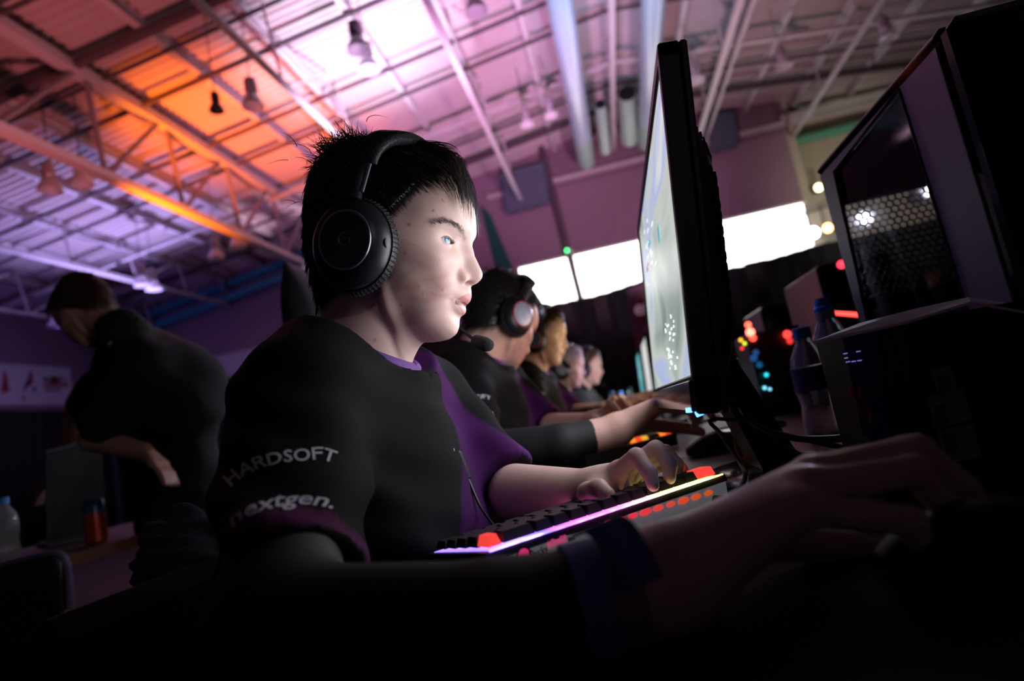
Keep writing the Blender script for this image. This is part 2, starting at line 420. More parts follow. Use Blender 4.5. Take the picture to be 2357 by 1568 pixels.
for (x0,x1,y0,y1,m,n) in ((99,147,869,877,M_blk,9),(101,158,880,892,M_red,7),(104,140,895,901,M_blk,8)):
    for k in range(n):
        a = x0+(x1-x0)*k/n; b = x0+(x1-x0)*(k+.72)/n; onbanner([(a,y0),(b,y0),(b,y1),(a,y1)], m, 'letter')
onbanner([(118,866),(132,866),(136,884),(116,884)], M_red, 'red_mark')
# dark square panels, hanging green cloth and small wall items
for k, (pts, lab) in enumerate(((((1150,402),(1252,376),(1266,463),(1166,490)), 'blue-grey square wall panel left of the blue ducts'),
                           (((1625,268),(1690,256),(1700,330),(1640,348)), 'blue-grey square wall panel behind the monitor back'))):
    P = [onY(a, b, YB-.32) for a, b in pts]
    t = thing('wall_panel', lab, 'panel', P[3]); MB().prism(P, (0,.26,0)).build('panel_body', mat('panel_blue', (.10,.13,.19), .6), t)
    fr = MB()
    for i in range(4): fr.tube([P[i], P[(i+1) % 4]], .035, 6)
    fr.build('panel_rim', mat('panel_rim', (.07,.11,.15), .5), t)
P = [onY(a, b, YB-.05) for a, b in ((1104,470),(1128,492),(1182,622),(1142,625))]
tag(MB().prism(P, (0,.03,0)).build('green_cloth', mat('green_cloth', (.01,.10,.085), .8)), 'dark green cloth strip hanging beside the far wall', 'cloth')
t = thing('camera_box', 'small wall box with a round green light on the dark post', 'sensor', onY(1308,580,15.6))
c = onY(1312,578,15.62); MB().box(c, (.14,.1,.12), bev=.02).build('box_body', mat('box_pink', (.45,.32,.45), .5), t)
c2 = onY(1305,577,15.5); MB().lathe([(.045,0),(.045,.02),(.03,.03)], c2, (0,-1,0), 14).build('status_light', emitmat('green_led', (.05,1,.22), 5), t)
# ventilation ducts
M_duct = mat('duct_paint', (.34,.47,.56), .22, spec=.6, var=.05, scale=1.5)
M_ductg = mat('duct_green', (.27,.42,.36), .35, var=.05, scale=1.5)
def duct(pxa, pxb, h, r, lab):
    a = onZ(*pxa, CAM[2]+h); b = onZ(*pxb, CAM[2]+h); d = (b-a)/np.linalg.norm(b-a); a2 = a-d*4; m = a+(b-a)*.78
    t = thing('ventilation_duct', lab, 'duct', b)
    def ring(p, q, mm, nm): MB().lathe([(r,0),(r,np.linalg.norm(q-p))], p, q-p, 28).build(nm, mm, t, smooth=True)
    ring(a2, m, M_duct, 'duct_pipe'); ring(m, b, M_ductg, 'duct_end')
    for k in range(7):
        p = a2+(b-a2)*k/6.5; MB().lathe([(r*1.02,0),(r*1.02,.05)], p, d, 28).build('seam_ring', M_duct, t, smooth=True)
    for k in range(4):
        p = a2+(b-a2)*(.2+.22*k); MB().tube([p+V(0,0,r), (p[0],p[1],roofz(p[0]))], .008, 5).build('hanger_rod', M_dsteel, t)
duct((1288,0),(1350,372), 6.1, .21, 'light blue ventilation duct left of the white ridge beam')
duct((1504,0),(1487,330), 6.2, .20, 'light blue ventilation duct behind the top of the near monitor')
for (px, py, y, r, lab) in ((1443,215,13.0,.2,'dark open duct mouth between the two blue ducts'), (1382,240,12.6,.12,'dark open duct mouth partly behind the left blue duct')):
    c = onY(px, py, y); t = thing('duct_mouth', lab, 'duct', c)
    MB().lathe([(r*1.06,.0),(r*1.06,1.6),(r*.9,1.6),(r*.9,.02)], c, (0,1,-.25), 24).build('duct_shell', M_ductg, t, smooth=True)
    MB().lathe([(r*.98,-.01),(r*.98,.01)], c, (0,1,-.25), 24).build('duct_opening', mat('duct_black', (.006,.006,.008), .9), t)
# high-bay lamps hanging from the roof
M_house = mat('lamp_housing', (.42,.38,.45), .35, metal=.3); M_bell = mat('lamp_bell', (.85,.83,.9), .15, trans=.35, var=.03)
M_hdark = mat('lamp_dark', (.03,.025,.03), .5)
def lamp(px, py, h, lab, s=1., dark=False):
    c = onZ(px, py, CAM[2]+h); t = thing('high_bay_lamp', lab, 'lamp', c, 'high-bay lamps under the roof')
    R = .17*s
    MB().lathe([(R*.35,.30*s),(R*.55,.27*s),(R*.58,.08*s),(R*.4,.04*s)], c, n=14).build('housing', M_hdark if dark else M_house, t, smooth=True)
    MB().lathe([(R*.40,.05*s),(R*.6,.0),(R*.92,-.11*s),(R,-.17*s),(R*.93,-.17*s),(R*.5,.0)], c, n=18).build('bell', M_hdark if dark else M_bell, t, smooth=True)
    zt = roofz(c[0])+.14; MB().tube([c+V(0,0,.29*s), (c[0],c[1],zt)], .008, 5).build('hanger', M_dsteel, t)
LAMPS = [(497,240,5.2,'dark lamp against the orange roof',.62,1),(580,222,5.3,'pale lamp at the edge of the orange roof',.95,0),(821,92,5.6,'upper lamp of the pair in the white glare',.95,0),(846,138,5.6,'lower lamp of the pair in the white glare',.95,0),
 (1092,4,5.9,'lamp cut by the top edge of the picture',1,0),(1211,272,6.0,'left lamp of the pair left of the blue duct',.85,0),(1265,252,6.0,'right lamp of the pair left of the blue duct',.85,0),
 (1598,170,6.0,'lamp just right of the near monitor top',.95,0),(1801,138,5.9,'lamp between the monitor and the computer case',.95,0),(2040,72,5.6,'rightmost lamp beside the top of the computer case',.95,0),
 (113,415,4.9,'left lamp of the dim pair under the truss',1.0,0),(186,402,4.9,'right lamp of the dim pair under the truss',1.0,0),(497,578,4.7,'left lamp of the pair under the truss end',1.0,0),(546,552,4.7,'right lamp of the pair under the truss end',1.0,0),
 (327,640,4.5,'left lamp of the pair right of the standing man',1.0,0),(352,650,4.5,'right lamp of the pair right of the standing man',1.0,0),(128,735,4.2,'lamp in front of the standing man face',1.0,0)]
for a in LAMPS: lamp(a[0], a[1], a[2], 'high-bay '+a[3], a[4], a[5])
# stage lights above the drape on the right
def parcan(px, py, y, r, col, s, lab):
    c = onY(px, py, y); t = thing('stage_light', lab, 'stage light', c, 'stage lights on the right')
    MB().lathe([(r*1.1,.0),(r*1.1,.22),(r*.7,.34)], c, (0,1,.1), 18).build('can', M_hdark, t, smooth=True)
    MB().lathe([(r,-.015),(r,.0)], c, (0,1,.1), 18).build('lens', emitmat('par_%d_%d' % (px, py), col, s), t)
    MB().tube([c+V(0,.15,.0), c+V(0,.15,.62)], .02, 6).build('yoke', M_hdark, t)
parcan(1872,536,15.2,.13,(.72,.80,1),40,'brilliant blue-white stage light right of the windows')
parcan(1905,525,15.2,.10,(1,.35,.12),14,'orange stage light beside the blue-white one')
parcan(1928,519,15.2,.09,(1,.20,.06),12,'red-orange stage light at the edge of the computer case')
parcan(1990,503,15.2,.14,(.9,.85,1),40,'white stage light seen through the computer case window')
parcan(2140,440,15.2,.11,(.9,.85,1),30,'small white stage light seen through the right part of the case window')
parcan(1884,432,17.0,.10,(1,.90,.45),6,'yellow lamp on the cream wall above the stage lights')
b = MB(); a = onY(1840,540,15.35); c = onY(2250,405,15.35)
tag(b.tube([a+V(0,0,.45),c+V(0,0,.45)], .03, 6).build('trim_11', M_dsteel), kind='structure')
# poster
P0, P1, P2, P3 = [onY(a, b, 11.5) for a, b in ((1444,664),(1560,632),(1590,850),(1475,880))]
t = thing('poster', 'dark poster with a red glow and pale lettering beside the near monitor', 'poster', P3)
MB().prism([P0,P1,P2,P3], (0,.02,0)).build('poster_sheet', mat('poster_dark', (.035,.012,.03), .6, emit=(.2,.03,.08), estr=.05), t)
for q_ in (P2, P3): MB().tube([q_+V(0,.03,.1), V(q_[0],q_[1]+.03,0)], .012, 6).build('stand_leg', M_dsteel, t)
G = MB(); cc = (P0+P1+P2+P3)/4+V(0,-.006,0.1)
m = bpy.data.materials.new('poster_glow'); m.use_nodes = True; MATS['poster_glow'] = m
nt = m.node_tree; bs = nt.nodes['Principled BSDF']; tx = nt.nodes.new('ShaderNodeTexNoise'); tx.inputs['Scale'].default_value = 6
rp = nt.nodes.new('ShaderNodeValToRGB'); rp.color_ramp.elements[0].color = (.03,.006,.02,1); rp.color_ramp.elements[1].color = (.55,.05,.04,1); rp.color_ramp.elements[0].position = .35; rp.color_ramp.elements[1].position = .7
nt.links.new(tx.outputs['Fac'], rp.inputs['Fac']); nt.links.new(rp.outputs['Color'], bs.inputs['Base Color']); bs.inputs['Roughness'].default_value = .6
e = [onY(a, b, 11.49) for a, b in ((1462,690),(1500,668),(1560,660),(1565,740),(1510,752),(1470,730))]
MB().prism(e, (0,.008,0)).build('red_glow', m, t)
a = onY(1463,727,11.47); b2 = onY(1540,706,11.47); ux = (b2-a)/np.linalg.norm(b2-a); uy = np.cross(V(0,-1,0), ux)
flat_text('lettering', 'epic', mat('poster_letter', (.75,.45,.60), .6, emit=(.8,.45,.6), estr=.15), t, a, ux, V(0,0,1), np.linalg.norm(b2-a), bold=.02)
a = onY(1478,758,11.47); 
MB().box(a+V(.3,0,0), (.6,.01,.06)).build('lettering', mat('poster_small', (.30,.20,.30), .6), t)
# ------------------------------------------------------------------ long desk of tables
DZ = .735
M_desk = mat('desk_top', (.05,.030,.022), .42, var=.3, scale=5)
M_blackp = mat('black_plastic', (.012,.012,.014), .42, spec=.4, bump=.15, bscale=900)
M_gloss = mat('gloss_black', (.006,.006,.008), .12, spec=.5)
M_rubber = mat('cable_rubber', (.010,.010,.012), .38)
M_chrome = mat('brushed_dark_metal', (.25,.24,.26), .25, metal=.8)
for k in range(4):
    y0 = -.35+1.6*k
    t = thing('desk_table', ('nearest','second','third','farthest')[k]+' dark table of the row of players', 'table', (.40,y0+.8,0), 'tables of the player row')
    MB().box((.42,y0+.8,DZ-.0125), (1.14,1.596,.025), bev=.004).build('table_top', M_desk, t)
    for x in (-.06,.92):
        for y in (y0+.08,y0+1.52):
            MB().tube([(x,y,0),(x,y,DZ-.02)], .018, 8).build('leg', M_dsteel, t, smooth=True)
    MB().box((.42,y0+.8,DZ-.06), (1.0,.03,.05)).build('cross_rail', M_dsteel, t)

# ------------------------------------------------------------------ monitors
def screen_mat(name, cols, strength, sc=(3,3,9), seed=0.):
    m = bpy.data.materials.new(name); m.use_nodes = True; MATS[name] = m
    nt = m.node_tree; b = nt.nodes['Principled BSDF']; b.inputs['Base Color'].default_value = (.01,.01,.01,1); b.inputs['Roughness'].default_value = .35
    tc = nt.nodes.new('ShaderNodeTexCoord'); mp = nt.nodes.new('ShaderNodeMapping'); mp.inputs['Scale'].default_value = sc; mp.inputs['Location'].default_value = (seed, seed*2, seed*.7)
    nz = nt.nodes.new('ShaderNodeTexNoise'); nz.inputs['Scale'].default_value = 1.6; nz.inputs['Detail'].default_value = 2.5; nz.inputs['Distortion'].default_value = .6
    rp = nt.nodes.new('ShaderNodeValToRGB'); e = rp.color_ramp.elements
    while len(e) < len(cols): e.new(.5)
    for i, c in enumerate(cols): e[i].position = .30+.42*i/(len(cols)-1); e[i].color = (*c, 1)
    nt.links.new(tc.outputs['Object'], mp.inputs['Vector']); nt.links.new(mp.outputs['Vector'], nz.inputs['Vector'])
    nt.links.new(nz.outputs['Fac'], rp.inputs['Fac']); nt.links.new(rp.outputs['Color'], b.inputs['Emission Color']); b.inputs['Emission Strength'].default_value = strength
    return m
def monitor(xt, xb, y0, y1, zb, zt, scr, lab, beam, bcol, hud=False, detail=False, name='monitor'):
    up = V(xt-xb,0,zt-zb); Hh = np.linalg.norm(up); up /= Hh; nrm = V(-up[2],0,up[0]); yy = V(0,1,0); Wd = y1-y0
    o = V(xb,(y0+y1)/2,zb); c = o+up*Hh/2                 # o: middle of the lower front edge
    def L(a, b, d): return o+yy*a+up*b-nrm*d             # a along the screen, b up, d into the body
    t = thing(name, lab, 'monitor', (xb+.10,(y0+y1)/2,DZ)); A = (yy, up, -nrm)
    fr = MB(); bz = .016; bar = .036
    fr.box(L(0,Hh-bz/2,.010), (Wd,bz,.020), A, .002).box(L(0,bar/2,.010), (Wd,bar,.020), A, .002)
    for s in (-1,1): fr.box(L(s*(Wd/2-bz/2),Hh/2,.010), (bz,Hh,.020), A, .002)
    fr.build('bezel', M_blackp, t)
    MB().box(L(0,bar*.46,-.001), (Wd-.02,bar*.78,.004), A, .001).build('lower_bar', M_gloss if not detail else mat('bar_gloss', (.05,.045,.05), .08, metal=.6), t)
    MB().box(L(0,bar+(Hh-bar-bz)/2,.006), (Wd-2*bz,Hh-bar-bz,.006), A).build('screen', scr, t)
    # back shell: shallow box, then the rounded hump
    MB().box(L(0,Hh/2,.0235), (Wd,Hh,.0075), A, .002).build('back_shell', M_blackp, t)
    G = []
    for i in range(17):
        b = Hh*(.06+.80*i/16); row = []
        for j in range(25):
            a = (j/24-.5)*(Wd-.06); s = (1-abs(2*j/24-1)**8)*(1-abs(2*(i/16)-1)**7); row.append(L(a,b,.026+.034*s))
        G.append(row)
    MB().grid(G).build('back_hump', M_blackp, t, smooth=True, ang=70)
    if detail:
        def hump(a, b):
            i = np.clip((b/Hh-.06)/.80, 0, 1); j = np.clip(a/(Wd-.06)+.5, 0, 1); return .026+.034*(1-abs(2*j-1)**8)*(1-abs(2*i-1)**7)
        for k in range(5):
            b = Hh*(.755+.017*k); MB().tube([L(a, b, hump(a, b)+.0008) for a in np.linspace(-Wd*.40,Wd*.40,25)], .0016, 5).build('vent_rib', M_gloss, t)
        hx = MB()
        for i in range(13):
            for j in range(30):
                a = -Wd*.405+j*.0165+(.008 if i % 2 else 0); b = Hh*.22+i*.0135
                ring = [L(a+.0062*math.cos(q*PI/3+PI/6),b+.0062*math.sin(q*PI/3+PI/6),hump(a,b)+.0012) for q in range(6)]
                hx.prism(ring, nrm*.003)
        h = hx.build('honeycomb_vent', M_gloss, t); h['kind'] = 'stuff'
        MB().box(L(-Wd/2+.022,.004,-.004), (.012,.004,.004), A).build('power_light', emitmat('blue_led', (.05,.25,1), 9), t)
        MB().tube([L(-Wd/2+.006,.0,.0),L(-Wd/2+.006,.004,.012)], .0026, 6).build('power_light', emitmat('blue_led', (.05,.25,1), 9), t)
    if hud:
        Mh = emitmat('hud_white', (.9,.95,1), 1.0); r2 = random.Random(3); hm = MB()
        for q in range(34):
            a = r2.uniform(-.17,-.05); b = bar+r2.uniform(.012,.075); hm.box(L(a,b,.0022), (r2.uniform(.004,.014),.0028,.0006), A)
        for q in range(20):
            a = r2.uniform(-.02,.24); b = bar+r2.uniform(.16,.27); hm.box(L(a,b,.0022), (r2.uniform(.006,.03),.0022,.0006), A)
        hm.build('screen_readout', Mh, t)['kind'] = 'stuff'
        for q, (a, b, w, h, cc) in enumerate(((.16,.235,.05,.006,(1,.35,.1)),(.06,.25,.03,.006,(.1,.75,.8)),(-.1,.22,.02,.02,(.2,.8,.85)))):
            MB().box(L(a,b,.0021), (w,h,.0006), A).build('screen_mark', emitmat('mark_%d' % q, cc, .5), t)
    # stand
    ns = o-nrm*.045+up*.10; foot = V(xb+.115,(y0+y1)/2,DZ)
    MB().hexa([ns+V(-.012,-.05,0),ns+V(-.012,.05,0),ns+V(.02,.05,0),ns+V(.02,-.05,0), foot+V(-.02,-.045,.01),foot+V(-.02,.045,.01),foot+V(.03,.045,.01),foot+V(.03,-.045,.01)]).build('stand_neck', M_blackp, t)
    MB().lathe([(.13,0),(.13,.006),(.11,.012),(.02,.014)], foot+V(.0,0,.0005), n=32, sx=.72, sy=1., xdir=(1,0,0)).build('stand_base', M_gloss, t, smooth=True)
    # the panel's forward light: an LCD shines mostly straight ahead
    La = bpy.data.lights.new('panel_light', 'AREA'); La.shape = 'RECTANGLE'; La.size = Wd-.04; La.size_y = Hh-.06; La.color = bcol; La.energy = beam; La.spread = rad(158)
    lo = bpy.data.objects.new('panel_light', La); COL.objects.link(lo); lo.parent = t; lo.matrix_parent_inverse = Matrix.Translation(-Vector(t.location))
    p = c+nrm*.004
    lo.rotation_euler = Vector(nrm).to_track_quat('-Z', 'Y').to_euler(); lo.location = tuple(p)
    return t
S1 = screen_mat('screen_game', ((.20,.26,.25),(.42,.50,.47),(.62,.68,.62),(.45,.55,.85),(.75,.80,.78)), .85, (1.5,2.2,5))
monitor(.106,.065,.555,1.165,.842,1.188, S1, 'black wide monitor seen edge-on, nearest on the desk', 2.4, (.95,.94,1), hud=True, detail=True)
S2 = screen_mat('screen_white', ((.5,.55,.6),(.8,.8,.78),(.9,.88,.84)), .85, (2,2,3), 2.)
S3 = screen_mat('screen_teal', ((.01,.08,.10),(.06,.45,.50),(.35,.75,.75),(.1,.3,.5)), .9, (6,4,8), 4.)
S4 = screen_mat('screen_warm', ((.4,.3,.2),(.7,.6,.45),(.8,.75,.7)), .85, (2,2,3), 6.)
MONS = [(.19,.215,1.34,1.95,S4,.8,(1,.55,.45),'second monitor of the row, hidden behind the near one'),(.17,.20,2.18,2.79,S4,1.6,(1,.80,.55),'third monitor of the row, mostly behind the near one'),
        (.18,.205,3.12,3.73,S2,1.7,(1,.72,1),'white lit monitor just left of the near one'),(.18,.205,4.06,4.67,S3,1.6,(1,.95,.72),'teal lit monitor farthest down the row')]
for (xb, xt, y0, y1, s, bm_, bc, lab) in MONS: monitor(xt, xb, y0, y1, .842, 1.185, s, lab, bm_, bc)

# ------------------------------------------------------------------ keyboard (turned clockwise, its rear edge towards the camera)
P1 = onZ(1115,1265,.775); P2 = onZ(1665,1085,.775); ka = (P2-P1); KL = np.linalg.norm(ka); ka /= KL; kb = V(-ka[1],ka[0],0); kz = V(0,0,1)
def K(a, b, z): return V(P1[0],P1[1],0)+ka*a+kb*b+kz*(DZ+z)
def rainbow_mat(name, stops, s, length):
    m = bpy.data.materials.new(name); m.use_nodes = True; MATS[name] = m; nt = m.node_tree; b = nt.nodes['Principled BSDF']; b.inputs['Base Color'].default_value = (.2,.2,.2,1)
    at_ = nt.nodes.new('ShaderNodeAttribute'); at_.attribute_name = 'col'
    nt.links.new(at_.outputs['Color'], b.inputs['Emission Color']); b.inputs['Emission Strength'].default_value = s
    return m
STOPS = [(0,(.25,.15,1)),(.14,(.5,.3,1)),(.2,(.15,.1,.9)),(.3,(.8,.15,1)),(.5,(1,.2,.75)),(.62,(1,.45,.55)),(.74,(1,.75,.3)),(.86,(.75,1,.35)),(.93,(1,.8,.25)),(1,(1,.35,.08))]
def rb(t):
    for (a, c), (b, d) in zip(STOPS, STOPS[1:]):
        if t <= b: w = (t-a)/(b-a); return tuple(x+(y-x)*w for x, y in zip(c, d))
    return STOPS[-1][1]
def strip(name, a0, a1, b0, b1, z0, z1, n, m, parent, noise=0., slope=0.):
    v = []; f = []; col = []; r2 = random.Random(5)
    for i in range(n+1):
        a = a0+(a1-a0)*i/n; c = np.array(rb(i/n))*(1-noise+2*noise*r2.random())
        for (bb, zz) in ((b0,z0),(b1,z0),(b1,z1),(b0,z1)): v.append(K(a,bb,zz-slope*bb)); col.append(c)
        if i:
            for k in range(4): f.append((4*i-4+k, 4*i-4+(k+1)%4, 4*i+(k+1)%4, 4*i+k))
    f += [(0,1,2,3),(4*n,4*n+3,4*n+2,4*n+1)]
    return link(name, np_mesh(name, np.array(v), np.array(f), m, smooth=False, colors=np.array(col)), parent)
kb_t = thing('keyboard', 'small glowing keyboard with white sides turned under the near monitor', 'keyboard', K(.15,.05,0))
Ax = (ka, kb, kz)
M_kw = mat('keyboard_white', (.85,.87,.88), .35, var=.04, emit=(.55,.62,.66), estr=.10); M_kb = mat('keyboard_black', (.010,.010,.012), .4); M_key = mat('keycap_black', (.012,.011,.014), .45)  # white case emission stands in for light on its shaded side
M_kred = mat('keycap_red', (.55,.02,.02), .4, emit=(1,.06,.05), estr=.9)
MB().hexa([K(.028,.002,.006),K(KL,.002,.006),K(KL,.104,.002),K(.0,.104,.002),K(.016,.0,.030),K(KL,.0,.030),K(KL,.106,.022),K(.0,.106,.022)]).build('case_bottom', M_kw, kb_t)
MB().hexa([K(.0,-.001,.030),K(KL+.002,-.001,.030),K(KL+.002,.107,.022),K(.0,.107,.022),K(.0,.001,.037),K(KL+.002,.001,.037),K(KL+.002,.106,.029),K(.0,.106,.029)]).build('case_top', M_kb, kb_t)
strip('light_strip', .004, KL-.003, -.0014, .0008, .0368, .0382, 60, rainbow_mat('strip_glow', STOPS, 4.5, KL), kb_t, .35)
strip('key_plate', .006, KL-.006, .004, .103, .0360, .0378, 40, rainbow_mat('plate_glow', STOPS, 2.2, KL), kb_t, .3, .078)
def key(a0, a1, row, m):
    g = .0011; b0 = .005+row*.0192; zt = .0475-row*.0021; zb = .039-row*.0015
    a0 += g; a1 -= g; b1 = b0+.0180; b0 += .0; i = .0022
    MB().hexa([K(a0,b0,zb),K(a1,b0,zb),K(a1,b1,zb),K(a0,b1,zb),K(a0+i,b0+i,zt),K(a1-i,b0+i,zt),K(a1-i,b1-i,zt),K(a0+i,b1-i,zt)]).build('keycap', m, kb_t)
U = (KL-.012)/15.; x0 = .006
rows = [[.75,1.75]+[1]*11+[1.5],[1.5]+[1]*12+[1.5],[2.25]+[1]*11+[1.75],[2.75]+[1]*10+[2.25],[1.25]*4+[6.25]+[1.25]*3]
for r, ws in enumerate(rows):
    a = x0; sc = (KL-.012)/(sum(ws))
    for i, w in enumerate(ws):
        red = (r == 0 and i in (0, len(ws)-1))
        key(a, a+w*sc, r, M_kred if red else M_key); a += w*sc
# side lettering on the rear face
def onside(px, py):
    d = ray(px, py); p0 = K(0,-.0006,0); n = -kb; t = ((p0-CAM)@n)/(d@n); return CAM+t*d
def sidetext(txt, pa, pb, m, **k):
    a = onside(*pa); b = onside(*pb); ux = (b-a)/np.linalg.norm(b-a); ux = ka*np.sign(ux@ka); flat_text('side_lettering', txt, m, kb_t, a-kb*.0006, ux, kz, np.linalg.norm(b-a), **k)
M_ink = mat('ink_black', (.01,.01,.012), .5); M_pink = mat('ink_pink', (.5,.03,.12), .5, emit=(1,.05,.25), estr=.5)
sidetext('Ducky', (1218,1284), (1260,1266), M_ink, bold=.02); sidetext('OnE2', (1266,1259), (1305,1245), M_pink, bold=.02); sidetext('Mini', (1307,1247), (1322,1242), M_ink, bold=.03)
c = onside(1206,1280); MB().lathe([(.0058,0),(.0058,.0006)], c, -kb, 20).build('logo_disc', M_pink, kb_t)
MB().lathe([(.0074,0),(.0074,.0004),(.0064,.0004),(.0064,0)], c, -kb, 20).build('logo_ring', M_ink, kb_t)
a, b = onside(1263,1262), onside(1263,1245); MB().box((a+b)/2, (.0008,.0006,np.linalg.norm(a-b)), Ax).build('side_lettering', M_pink, kb_t)
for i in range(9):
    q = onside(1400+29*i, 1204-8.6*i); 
    MB().lathe([(.0052-.0006*(i % 3),-.0004),(.0048-.0006*(i % 3),.0008)], q, -kb, 16, 1.5, .55, xdir=ka).build('glow_window', emitmat('glow_%d' % i, (1,.012+.014*i,.10-.011*i), .8-.03*i), kb_t)  # red reflections on the white side, drawn as glowing blobs
# keyboard lead
plug = onside(1648,1150)
MB().tube([plug+kb*.004-V(0,0,0), plug-kb*.014, plug-kb*.022+V(.004,0,.004)], [.0042,.0042,.003], 8).build('plug', M_blackp, kb_t, smooth=True)
def smoothpath(pts, n=8):
    pts = [np.asarray(p, float) for p in pts]; out = []
    P_ = [2*pts[0]-pts[1]]+pts+[2*pts[-1]-pts[-2]]
    for i in range(1, len(P_)-2):
        for k in range(n):
            t = k/n; a, b, c, d = P_[i-1:i+3]
            out.append(.5*((2*b)+(-a+c)*t+(2*a-5*b+4*c-d)*t*t+(-a+3*b-3*c+d)*t**3))
    return out+[pts[-1]]
def cable(name, pts, r, lab, parent=None, m=None):
    o = MB().tube(smoothpath(pts), r, 8).build(name, m or M_rubber, parent, smooth=True)
    if parent is None: tag(o, lab, 'cable')
    return o
cable('lead', [plug-kb*.022+V(.004,0,.004), plug-kb*.026+V(.014,.01,.02), at(1700,1060,.66), at(1660,1000,.70), at(1640,965,.75), V(.19,.86,.80)], .0024, None, kb_t)
def floorz(p, z=DZ): return V(p[0],p[1],max(p[2],z))
cable('monitor_cable', [V(.135,.80,.93), at(1690,900,.78), at(1720,960,.74), at(1765,992,.72), at(1830,1008,.70), at(1900,1011,.66), at(2000,1002,.60), at(2100,986,.57), at(2240,978,.56), at(2420,972,.56)], .0042, 'thick black cable sweeping right across the desk from the monitor')
cable('power_cable', [V(.14,.86,.94), at(1672,905,.84), at(1700,950,.80), at(1750,985,.76), at(1800,1000,.74), V(.30,.78,DZ+.006)], .0035, 'black power cable curving down behind the monitor stand')
cable('display_cable', [V(.14,.88,.95), at(1690,930,.86), at(1740,962,.84), at(1780,975,.82), at(1760,1000,.78), V(.22,.72,DZ+.006)], .003, 'thin black cable looped behind the monitor stand')

# ------------------------------------------------------------------ mouse and pad
tag(MB().box((.17,.40,DZ+.0015), (.42,.34,.003), bev=.0012).build('mouse_pad', mat('pad_cloth', (.008,.008,.01), .95, bump=.3, bscale=1500)), 'black cloth mouse pad under the near right hand', 'mouse pad')
def mouse(c, lab):
    t = thing('mouse', lab, 'mouse', c); G = []
    for i in range(13):
        s = i/12; x = -.06+.12*s; row = []
        w = .031*(1-.18*math.sin(PI*s))*(1-abs(2*s-1)**6*.6); hh = .038*math.sin(PI*(.10+.82*s))**.7
        for j in range(13):
            a = PI*j/12; row.append(V(*c)+V(x,-w*math.cos(a),max(.001,hh*math.sin(a)**.6)))
        G.append(row)
    MB().grid(G).build('shell', M_blackp, t, smooth=True, ang=80)
    MB().lathe([(.008,-.003),(.008,.003)], V(*c)+V(.035,0,.028), (0,1,0), 12).build('wheel', M_rubber, t)
    return t
mouse((.185,.385,DZ+.003), 'black mouse under the near right hand')

# ------------------------------------------------------------------ product box with stickers
BX0, BY0, BZ1 = .212, .60, .887
M_box = mat('box_print', (.010,.009,.014), .6, var=.3); M_boxb = mat('box_blue', (.018,.04,.16), .35); M_card = mat('cardboard_grey', (.75,.71,.74), .8, bump=.3)
bt = thing('product_box', 'dark printed cardboard box with white stickers in front of the computer case', 'box', (.36,.64,DZ))
MB().box(((BX0+.42)/2,BY0+.036,(DZ+BZ1)/2), (.42-BX0,.072,BZ1-DZ)).build('carton', M_box, bt)
fl = [onY(1872,786,BY0-.002), onY(2080,741,BY0-.002), onY(2235,694,BY0-.002), onY(2357,716,BY0-.002)]
up_ = [onY(1978,744,BY0+.05), onY(2100,712,BY0+.05), onY(2228,684,BY0+.05), onY(2357,704,BY0+.05)]
b = MB()
for i in range(3): b.hexa([fl[i],fl[i+1],up_[i+1],up_[i]]+[p-V(0,0,.0025) for p in (fl[i],fl[i+1],up_[i+1],up_[i])])
b.build('open_flap', M_card, bt)
def onbox(poly, m, name, dy=.0006, out=.0008):
    return MB().prism([onY(px, py, BY0-dy) for px, py in poly], (0,out,0)).build(name, m, bt)
onbox([(1938,778),(2010,762),(2032,860),(2040,960),(2050,1010),(1985,1000),(1960,880)], M_boxb, 'blue_print')
Mh = mat('box_hex', (.10,.03,.045), .5)
for (x, y) in ((2040,790),(2064,770),(2056,830),(2078,815),(2084,858),(2048,865)):
    onbox([(x-9,y-18),(x+3,y-22),(x+12,y-4),(x+13,y+18),(x+2,y+24),(x-8,y+4)], Mh, 'printed_hexagon', .0012)
Mr_ = mat('box_red', (.45,.02,.06), .45); My_ = mat('box_amber', (.20,.07,.01), .5)
for (x, y, m) in ((1960,902,Mr_),(1978,905,Mr_),(1975,935,My_),(1992,945,My_),(2014,898,My_),(2002,960,Mr_)):
    onbox([(x-5,y-14),(x+3,y-12),(x+6,y+12),(x-1,y+16)], m, 'printed_flame', .0014)
Mseg = emitmat('segment_glow', (.45,.35,1), .6); Msr = mat('segment_red', (.12,.01,.02), .5)  # reflection of LED digits, drawn as glowing and red marks on the carton
for (x, y, w) in ((1946,814,9),(1948,824,8),(1976,809,9),(1952,833,9),(1965,832,10),(1979,830,10)):
    onbox([(x-w/2,y),(x+w/2,y-1.5),(x+w/2,y+.2),(x-w/2,y+1.7)], Mseg, 'printed_digit', .0014)
for (x0, y0, x1, y1) in ((1942,811,1953,833),(1966,810,1968,832),(1974,806,1984,830)):
    onbox([(x1-1,y0),(x1,y0),(x1+2,y1),(x1,y1)], Msr, 'printed_digit', .0012)
Mst = mat('sticker_white', (.22,.22,.26), .6); Mbar = mat('sticker_ink', (.03,.03,.04), .7)
for q, (poly, bars) in enumerate((([(2143,852),(2188,842),(2212,925),(2168,938)],(2156,868)),([(2135,915),(2215,893),(2240,968),(2152,985)],(2148,938)),([(2158,993),(2238,975),(2262,1052),(2178,1068)],(2170,1002)))):
    onbox(poly, Mst, 'sticker', .0012+.0006*q)
    for k in range(9):
        x, y = bars[0]+.9*k*1.0, bars[1]+5.2*k
        onbox([(x,y),(x+28,y-6),(x+28.6,y-6+(2 if k % 3 else 3.6)),(x+.6,y+(2 if k % 3 else 3.6))], Mbar, 'barcode_bar', .0022+.0006*q, .0004)

